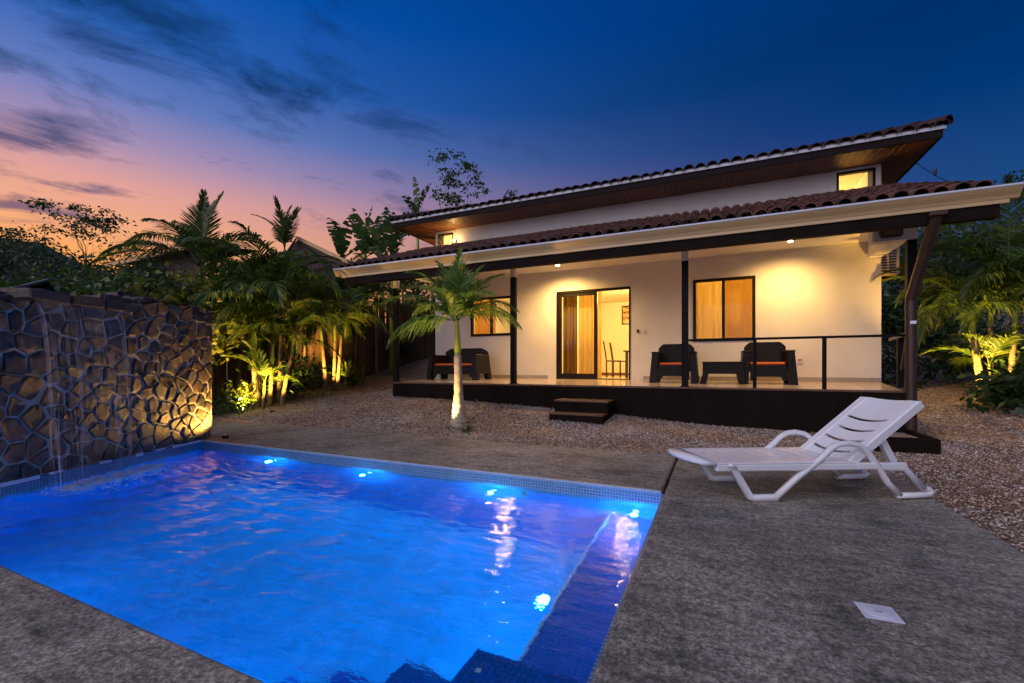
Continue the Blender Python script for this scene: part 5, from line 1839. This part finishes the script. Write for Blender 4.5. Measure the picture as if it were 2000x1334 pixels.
for lab, p, tgt, w in (("uplight at the thick palm trunk by the stone wall", b1 + Vector((.10, -.42, .0)), b1 + Vector((.0, .15, 1.9)), 620),
                       ("added second uplight among the canes by the stone wall", b1 + Vector((.62, -.12, 0)), b1 + Vector((.3, .35, 2.0)), 500),  # second light added to the clump for canopy glow
                       ("uplight before the three slim palm stems", b2 + Vector((.34, -.45, 0)), b2 + Vector((.12, .1, 2.0)), 620),
                       ("uplight in the gravel beside the lit palm at the house side", b4 + Vector((-.30, -.48, 0)), b4 + Vector((.12, .15, 1.8)), 560)):
    uplight(lab, (p.x, p.y, gz(p.x, p.y) - .02), tgt, w, 100)


# ------------------------------------------------------------------ broad-leaved plants
def leaves(mb, c, n, rad, size, r, flat=1.0, droop=.3):
    for _ in range(n):
        d = Vector((r.gauss(0, 1), r.gauss(0, 1), r.gauss(0, 1) * flat))
        p = c + d * (rad * .55)
        s = size * r.uniform(.6, 1.35)
        a = Vector((r.uniform(-1, 1), r.uniform(-1, 1), r.uniform(-.6, .5) - droop * .3)).normalized()
        b = a.cross(Vector((r.uniform(-1, 1), r.uniform(-1, 1), r.uniform(-1, 1)))).normalized()
        q = p + a * s
        m_ = p + a * s * .5
        mb.add([p, m_ + b * s * .27, q - Vector((0, 0, s * .12)), m_ - b * s * .27], [(0, 1, 2, 3)])


def limb(mb, tips, p, d, L, r0, lev, r, spread, gravity=0.0):
    pts, rr = [p], [r0]
    q = p.copy()
    for i in range(4):
        d = (d + Vector((r.uniform(-1, 1), r.uniform(-1, 1), r.uniform(-.6, .8))) * .22 + Vector((0, 0, gravity))).normalized()
        q = q + d * (L / 4)
        pts.append(q.copy())
        rr.append(r0 * (1 - .14 * (i + 1)))
    mb.tube(pts, rr, 5 if lev > 1 else 4)
    if lev == 0:
        tips.append(q)
        return
    for k in range(r.choice((2, 3, 3))):
        a = r.uniform(0, 6.28)
        s_ = Vector((math.cos(a), math.sin(a), r.uniform(-.1, .5)))
        limb(mb, tips, q if k else pts[3], (d * (1.1 - spread * .4) + s_ * spread).normalized(), L * r.uniform(.6, .82), rr[-1] * .68, lev - 1, r, spread, gravity)


def tree(name, label, base, h, r0, m, seed, lev=3, spread=.75, nleaf=26, lrad=.45, lsize=.16, group=None, bare=0.0, trunk_f=.35, flat=.7):
    r = random.Random(seed)
    t = thing(name, label, "tree", base, 0, group)
    mb, tips = MB(), []
    limb(mb, tips, Vector((0, 0, -.15)), Vector((r.uniform(-.1, .1), r.uniform(-.1, .1), 1)), h * trunk_f, r0, lev, r, spread)
    zmax = max(p.z for p in tips)
    k = h / max(.5, zmax)
    cx_, cy_ = sum(p.x for p in tips) / len(tips), sum(p.y for p in tips) / len(tips)
    zm = sum(p.z for p in tips) / len(tips)
    fix = lambda x, y, z: Vector((x - cx_ * z / zm, y - cy_ * z / zm, z)) * k
    mb.v = [tuple(fix(*v)) for v in mb.v]
    tips = [fix(*p) / k for p in tips]
    part("trunk", mb, m_bark, t, "all", local=True)
    cb = MB()
    for p in tips:
        if r.random() >= bare:
            leaves(cb, p * k, int(nleaf * r.uniform(.6, 1.4)), lrad, lsize, r, flat)
    part("crown", cb, m, t, local=True)
    return t


def shrub(name, label, base, w, h, n, size, m, seed, group=None, cat="shrub", flowers=0):
    r = random.Random(seed)
    t = thing(name, label, cat, base, 0, group)
    sb, cb, fb_ = MB(), MB(), MB()
    for k in range(9):
        a = k * 2.4
        tip = Vector((math.cos(a) * w * .36 * r.uniform(.3, 1), math.sin(a) * w * .36 * r.uniform(.3, 1), h * r.uniform(.5, .95)))
        sb.tube([(0, 0, -.04), tip * .5 + Vector((0, 0, .1 * h)), tip], [.02, .014, .006], 4)
        leaves(cb, tip, n // 9, w * .42, size, r, .8)
        if flowers and k % 2 == 0:
            leaves(fb_, tip + Vector((0, 0, h * .15)), flowers, w * .2, size * .55, r, .4, -.5)
    part("stem", sb, m_bark, t, local=True)
    part("foliage", cb, m, t, local=True)
    if flowers:
        part("flowers", fb_, m_flower, t, local=True)
    return t


def at(u, v, d):
    q = Pd(u, v, d)
    return Vector((q.x, q.y, gz(q.x, q.y)))


def height_to(u, v, d):
    q = Pd(u, v, d)
    return q.z - gz(q.x, q.y)


# shrubs round the palm clumps
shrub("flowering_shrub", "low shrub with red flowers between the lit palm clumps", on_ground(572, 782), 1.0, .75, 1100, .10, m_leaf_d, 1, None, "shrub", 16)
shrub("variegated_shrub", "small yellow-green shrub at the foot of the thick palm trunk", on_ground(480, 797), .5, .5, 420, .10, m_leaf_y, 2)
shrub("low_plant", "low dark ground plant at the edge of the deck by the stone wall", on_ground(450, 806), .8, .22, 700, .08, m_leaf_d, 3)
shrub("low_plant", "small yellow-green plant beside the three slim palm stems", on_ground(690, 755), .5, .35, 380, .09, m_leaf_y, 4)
shrub("low_plant", "dim leafy bush at the foot of the fence", on_ground(770, 715), 1.2, .7, 900, .12, m_leaf_d, 5, None, "shrub", 4)
shrub("low_plant", "tiny green weed in the gravel by the young palm", on_ground(910, 845), .22, .06, 90, .05, m_leaf_m, 6)
r_ = on_ground(660, 745)
t = thing("driftwood_log", "pale weathered log lying behind the slim palm stems", "log", r_)
part("log", MB().tube([(-.35, .1, .12), (-.05, .12, .16), (.3, .15, .25), (.42, .15, .30)], [.07, .085, .08, .04], 9), m_trunk, t, "all", local=True)
t = thing("leaning_pole", "thin dark pole leaning against the cane fence", "pole", on_ground(707, 738))
q0, q1 = Vector((0, 0, 0)), Pd(668, 655, 11.6) - on_ground(707, 738)
part("shaft", MB().tube([q0, q0.lerp(q1, .5), q1], [.02, .018, .015], 6), m_bark, t, "all", local=True)
part("tip", MB().tube([q1, q1 + (q1 - q0).normalized() * .08], [.018, .012], 6), m_fencewood, t, local=True)

# garden behind the stone wall: one thing per bush
GRP = "bushes behind the stone wall"
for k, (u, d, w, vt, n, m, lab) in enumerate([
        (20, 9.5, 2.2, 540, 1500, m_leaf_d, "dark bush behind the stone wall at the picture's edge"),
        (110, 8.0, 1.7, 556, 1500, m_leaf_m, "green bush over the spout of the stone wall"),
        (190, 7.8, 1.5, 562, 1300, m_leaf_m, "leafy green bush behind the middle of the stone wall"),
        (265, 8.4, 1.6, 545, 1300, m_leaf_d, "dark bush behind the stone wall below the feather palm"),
        (330, 8.2, 1.4, 560, 1200, m_leaf_y, "yellowish lit bush behind the stone wall end"),  # yellow of the uplight put into the leaf colour, here and next
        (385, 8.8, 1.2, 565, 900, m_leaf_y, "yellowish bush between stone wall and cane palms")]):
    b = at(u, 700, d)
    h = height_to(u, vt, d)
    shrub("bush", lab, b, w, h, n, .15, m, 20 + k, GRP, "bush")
GRP = "trees along the skyline"
for k, (u, d, vt, m, lsz, lab) in enumerate([
        (15, 20, 470, m_leaf_d, .34, "dense dark tree below the open-crowned one at the edge"),
        (90, 26, 478, m_leaf_d, .38, "low dense tree under the sunset"),
        (165, 24, 480, m_leaf_d, .36, "rounded dark tree left of the feather palm"),
        (225, 19, 500, m_leaf_d, .30, "dark tree behind the neighbouring roof edge"),
        (300, 16, 505, m_leaf_d, .28, "dark broad tree below the feather palm's leaves"),
        (470, 17, 500, m_leaf_d, .28, "dark tree behind the cane palms"),
        (625, 21, 515, m_leaf_d, .3, "dark tree right of the distant palm"),
        (785, 18, 510, m_leaf_m, .28, "green tree below the upper roof corner")]):
    b = at(u, 700, d)
    tree("skyline_tree", lab, b, height_to(u, vt, d) * .93, .12, m, 100 + k, 4, .8, 42, d * .036, lsz * .55, GRP, 0, .26)
# open-crowned tree against the sunset glow
b = at(92, 700, 30)
tree("umbrella_tree", "open-crowned tree silhouetted against the sunset glow", b, height_to(92, 392, 30) * .97, .20, m_leaf_d, 140, 4, 1.0, 75, .62, .22, None, .12, .32, .3)
b = at(182, 700, 34)
tree("slender_tree", "small thin tree right of the open-crowned tree", b, height_to(182, 448, 34), .12, m_leaf_d, 141, 3, .6, 16, .7, .26)
# saplings over the roof
for u, vt, d, sd, lab in ((862, 346, 24, 150, "leafy sapling rising over the upper roof, shorter one"), (932, 330, 25, 151, "leafy sapling rising over the upper roof, taller one")):
    b = at(u, 700, d)
    tree("sapling", lab, b, height_to(u, vt, d), .10, m_leaf_m, sd, 4, .26, 26, .26, .18, "saplings over the roof", 0, .5)


# bananas
def banana_leaf(L, el, droop, w, seed):
    r = random.Random(seed)
    mb = MB()
    n = 20
    p = Vector((0, 0, 0))
    mid, tn = [p.copy()], []
    for i in range(n):
        e_ = el - droop * ((i + .5) / n) ** 1.6
        d = Vector((math.cos(e_), 0, math.sin(e_)))
        tn.append(d)
        p = p + d * L / n
        mid.append(p.copy())
    mb.tube(mid, [.022 * (1 - .85 * i / n) for i in range(n + 1)], 4)
    for sgn in (-1, 1):
        i = 2.5
        while i < n:
            step = r.choice((1.2, 2, 3, 4))
            j = min(n, i + step)
            f = lambda t: w * math.sin(math.pi * min(1, max(0, (t / n - .1) / .92))) ** .6
            a, b = mid[int(i)].lerp(mid[min(n, int(i) + 1)], i % 1), mid[min(n, int(j))]
            lift = r.uniform(-.15, .25)
            T_ = tn[min(n - 1, int(i))]
            e1 = Vector((T_.x * .25, sgn, lift)).normalized()
            mb.add([a, a + e1 * f(i), b + e1 * f(j) * .95 - T_ * .02, b], [(0, 1, 2, 3)])
            i = j + r.choice((0, 0, .15))
    return mb.mesh("leaf", m_leaf_m)


BL_ = [banana_leaf(1.9, R(e_), R(d_), .33, 500 + i) for i, (e_, d_) in enumerate([(86, 20), (78, 35), (68, 60), (55, 80), (82, 8), (45, 75)])]
for k, (u, v, d, n, lab) in enumerate([(668, 500, 17, 6, "banana plant with ragged leaves left of the upper roof"), (712, 492, 16, 8, "tall banana plant with upright leaves near the upper roof"), (745, 502, 15, 6, "banana plant closest to the upper roof corner"),
                                        (765, 500, 13.5, 5, "low banana plant beside the lower roof"), (815, 415, 22, 4, "banana leaves peeping over the upper roof corner")]):
    b = at(u, 700, d)
    h = height_to(u, v, d)
    t = thing("banana_plant", lab, "banana plant", b, 0, "banana plants")
    part("stem", MB().tube([(0, 0, -.05), (.03, 0, h * .5), (0, .03, h)], [.11, .09, .06], 8), m_shaft, t, "all", local=True)
    r = random.Random(600 + k)
    for j in range(n):
        add_obj("leaf", BL_[j % 6], t, (0, .02, h - .1 - .03 * j), (0, r.uniform(-.1, .1), j * 2.4 + r.uniform(-.4, .4) + k), (r.uniform(.75, 1.05),) * 3)

# ------------------------------------------------------------------ cane fence
fence = thing("cane_fence", "tall fence of uneven brown canes beyond the palms", "fence", (-9.75, 9, .6))
rf = random.Random(44)
y = 5.2
fx = lambda y: -9.75 + .02 * (y - 5)
cane_me = []
for k in range(5):
    mb = MB().tube([(0, 0, 0), (.006, .004, .8), (-.004, .0, 1.6), (0, 0, 2.15 + .06 * k)], [.043, .045, .043, .036], 7)
    cane_me.append(mb.mesh("cane", m_fencewood, True))
while y < 15.5:
    if rf.random() > .035:
        add_obj("cane", cane_me[rf.randrange(5)], fence, Vector((fx(y) + rf.uniform(-.02, .02), y, gz(fx(y), y) - .05)) - ORIG[fence.name],
                (rf.uniform(-.02, .02), rf.uniform(-.02, .02), rf.uniform(0, 6)), (rf.uniform(.8, 1.15),) * 2 + (rf.uniform(.93, 1.05),))
    y += rf.uniform(.055, .075)
for zz in (.5, 1.7):
    part("rail", MB().tube([(fx(yy) - .07, yy, gz(fx(yy), yy) + zz) for yy in (5.2, 7, 9, 11, 13, 15.5)], .03, 6), m_fencewood, fence)

# ------------------------------------------------------------------ neighbouring buildings
def ridged_roof(name, parent, a, b, c, d, n, m):
    """tiled roof plane a-b eave, d-c ridge, rolled in n barrel rows"""
    mb = MB()
    vs_, fs = [], []
    nn = (b - a).cross(d - a).normalized()
    for i in range(n * 4 + 1):
        t_ = i / (n * 4)
        off = nn * (.05 * abs(math.sin(math.pi * i / 4)))
        vs_ += [a.lerp(b, t_) + off, d.lerp(c, t_) + off]
    fs = [(2 * i, 2 * i + 2, 2 * i + 3, 2 * i + 1) for i in range(n * 4)]
    return part(name, mb.add(vs_, fs), m, parent)


m_nwall = M("neighbour_wall", (.05, .03, .026), .9, .2, 2, .2, 20)
q0, q1 = Pd(582, 462, 17.5), Pd(705, 521, 14.5)          # sloping verge seen between the palms
nh = thing("neighbour_house", "neighbouring house with brown tiled roof and pale verge behind the palms", "house", (q0.x, q0.y, 1.2))
back = Vector((-4.5, 3.0, 0))
ridged_roof("roof", nh, q1, q1 + back * 1.0, q0 + back * 1.0, q0, 22, m_tile_dark)
part("verge_board", MB().tube([q0 - Vector((0, 0, .06)), q1 - Vector((0, 0, .06))], 1, 4, flat=(.05, .12)), m_gutter, nh)
q2 = q0 + (q0 - q1) * .9
q2.z = q1.z
ridged_roof("roof", nh, q2 + back, q2, q0, q0 + back, 22, m_tile_dark)
part("gable_wall", MB().add([q1 - Vector((0, 0, .1)), q0 - Vector((0, 0, .1)), q2 - Vector((0, 0, .1)), Vector((q2.x, q2.y, 1)), Vector((q1.x, q1.y, 1))], [(0, 1, 2, 3, 4)]), m_nwall, nh)
q0, q1 = Pd(205, 516, 19), Pd(272, 500, 17)
nh = thing("neighbour_house", "distant house with grey roof edge below the feather palm", "house", (q0.x, q0.y, 1.2))
back = Vector((-2.0, 4.0, .9))
ridged_roof("roof", nh, q0, q1 + (q1 - q0) * 1.2, q1 + (q1 - q0) * 1.2 + back, q0 + back, 18, m_tile_dark)
part("fascia", MB().tube([q0 - Vector((0, 0, .08)), q1 + (q1 - q0) * 1.2 - Vector((0, 0, .08))], 1, 4, flat=(.06, .16)), m_gutter, nh)
e2 = q1 + (q1 - q0) * 1.2
part("wall", MB().add([q0 + Vector((-.2, .5, -.1)), e2 + Vector((-.2, .5, -.1)), Vector((e2.x - .2, e2.y + .5, .8)), Vector((q0.x - .2, q0.y + .5, .8))], [(0, 1, 2, 3)]), m_nwall, nh)
q0, q1 = Pd(-60, 588, 5.6), Pd(96, 549, 7.6)
sh = thing("lean_to_roof", "dark sloping roof edge just behind the stone wall", "shed", (q0.x, q0.y, .6))
back = Vector((-1.6, .6, .05))
part("roof_sheet", MB().add([q0, q1, q1 + back, q0 + back, q0 - Vector((0, 0, .05)), q1 - Vector((0, 0, .05)), q1 + back - Vector((0, 0, .05)), q0 + back - Vector((0, 0, .05))],
                            [(0, 1, 2, 3), (7, 6, 5, 4), (0, 4, 5, 1), (1, 5, 6, 2), (2, 6, 7, 3), (3, 7, 4, 0)]), m_brown, sh)
part("edge_trim", MB().tube([q0 + Vector((.02, -.02, .02)), q1 + Vector((.02, -.02, .02))], 1, 4, flat=(.03, .03)), M("grey_trim", (.2, .22, .25), .5, .1, 5, 0), sh)
for q in (q0 + back * .1, q1 + back * .1):
    part("post", MB().box((q.x - .05, q.y - .05, gz(q.x, q.y) - .2), (q.x + .05, q.y + .05, q.z - .06)), m_bark, sh)

# ------------------------------------------------------------------ slope beside the house
k0, k1 = Pd(1770, 751, 9.4), Pd(2080, 768, 7.2)
pth = MB().add([k0, k1, k1 + Vector((.5, 1.5, .10)), k0 + Vector((.5, 1.5, .10)), k0 - Vector((0, 0, .3)), k1 - Vector((0, 0, .3)), k1 + Vector((.5, 1.5, -.3)), k0 + Vector((.5, 1.5, -.3))],
               [(0, 1, 2, 3), (7, 6, 5, 4), (0, 4, 5, 1), (1, 5, 6, 2), (2, 6, 7, 3), (3, 7, 4, 0)])
struct("path", pth, m_conc)
kb = thing("timber_kerb", "dark timber kerb below the path beside the house", "kerb", k0.lerp(k1, .5))
dk = (k1 - k0)
for i in range(3):
    a, b = k0 + dk * (i / 3 + .003) + Vector((-.03, -.03, -.09)), k0 + dk * ((i + 1) / 3 - .003) + Vector((-.03, -.03, -.09))
    part("board", MB().tube([a, b], 1, 4, flat=(.05, .22)), m_brown, kb)
rock = on_ground(1975, 790)
t = thing("boulder", "dark flat rock beside the lit palm clump", "rock", rock)
mb = MB()
r = random.Random(8)
mb.lathe([(.16, -.05), (.2, .03), (.17, .1), (.08, .13)], seg=10)
mb.v = [(x * 1.5 + r.uniform(-.02, .02), y + r.uniform(-.02, .02), z + r.uniform(-.015, .015)) for x, y, z in mb.v]
part("rock_body", mb, m_stone, t, True, local=True)
GRP = "shrubs on the slope beside the house"
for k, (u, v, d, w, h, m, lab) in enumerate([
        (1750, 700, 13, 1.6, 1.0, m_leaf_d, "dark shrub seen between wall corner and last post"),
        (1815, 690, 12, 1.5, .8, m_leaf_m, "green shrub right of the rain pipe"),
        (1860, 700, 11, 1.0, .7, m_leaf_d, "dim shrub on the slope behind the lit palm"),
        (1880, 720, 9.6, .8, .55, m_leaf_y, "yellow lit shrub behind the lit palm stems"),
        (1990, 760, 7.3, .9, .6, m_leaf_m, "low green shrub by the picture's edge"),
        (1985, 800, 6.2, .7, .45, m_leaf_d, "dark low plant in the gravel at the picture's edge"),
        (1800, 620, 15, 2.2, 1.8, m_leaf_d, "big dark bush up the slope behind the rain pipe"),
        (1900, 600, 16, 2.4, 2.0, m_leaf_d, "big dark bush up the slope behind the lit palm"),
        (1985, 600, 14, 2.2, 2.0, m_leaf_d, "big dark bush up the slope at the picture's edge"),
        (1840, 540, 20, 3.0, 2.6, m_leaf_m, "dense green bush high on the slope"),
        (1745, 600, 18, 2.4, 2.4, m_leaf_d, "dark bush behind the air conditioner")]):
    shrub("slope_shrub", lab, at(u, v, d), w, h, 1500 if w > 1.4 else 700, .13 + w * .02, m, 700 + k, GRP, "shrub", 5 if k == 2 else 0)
GRP = "trees on the slope beside the house"
for k, (u, d, vt, m, bare, lab) in enumerate([
        (1765, 22, 440, m_leaf_d, .2, "dark tree behind the last porch post"), (1850, 19, 415, m_leaf_y, .45, "half-bare tree right of the rain pipe"), (1905, 21, 380, m_leaf_m, .4, "half-bare tree under the gutter end"),
        (1965, 17, 345, m_leaf_d, .35, "sparse dark tree rising past the gutter end"), (2040, 15, 335, m_leaf_d, .3, "dark tree at the picture's edge"), (1810, 30, 400, m_leaf_d, .1, "far dense tree on the slope"),
        (1940, 32, 395, m_leaf_d, .1, "far dense tree higher on the slope")]):
    b = at(u, 700, d)
    tree("slope_tree", lab, b, height_to(u, vt, d), .13, m, 800 + k, 4, .8, 20, .42, .14, GRP, bare, .30)

# power line over the roof
q0, q1 = Pd(1790, 318, 26), Pd(1900, 354, 30)
t = thing("power_line", "thin power cable with insulator crossing behind the roofs", "cable", q0)
pts = [q0.lerp(q1, i / 10) - Vector((0, 0, .5 * math.sin(math.pi * i / 10))) for i in range(11)]
part("cable", MB().tube(pts + [q1 + (q1 - q0) * .8], .022, 5), m_concrete_w, t)
pm = pts[3]
part("insulator", MB().lathe([(.06, 0), (.1, .08), (.06, .16), (.1, .24), (.06, .42)], pm, 8), m_black, t)
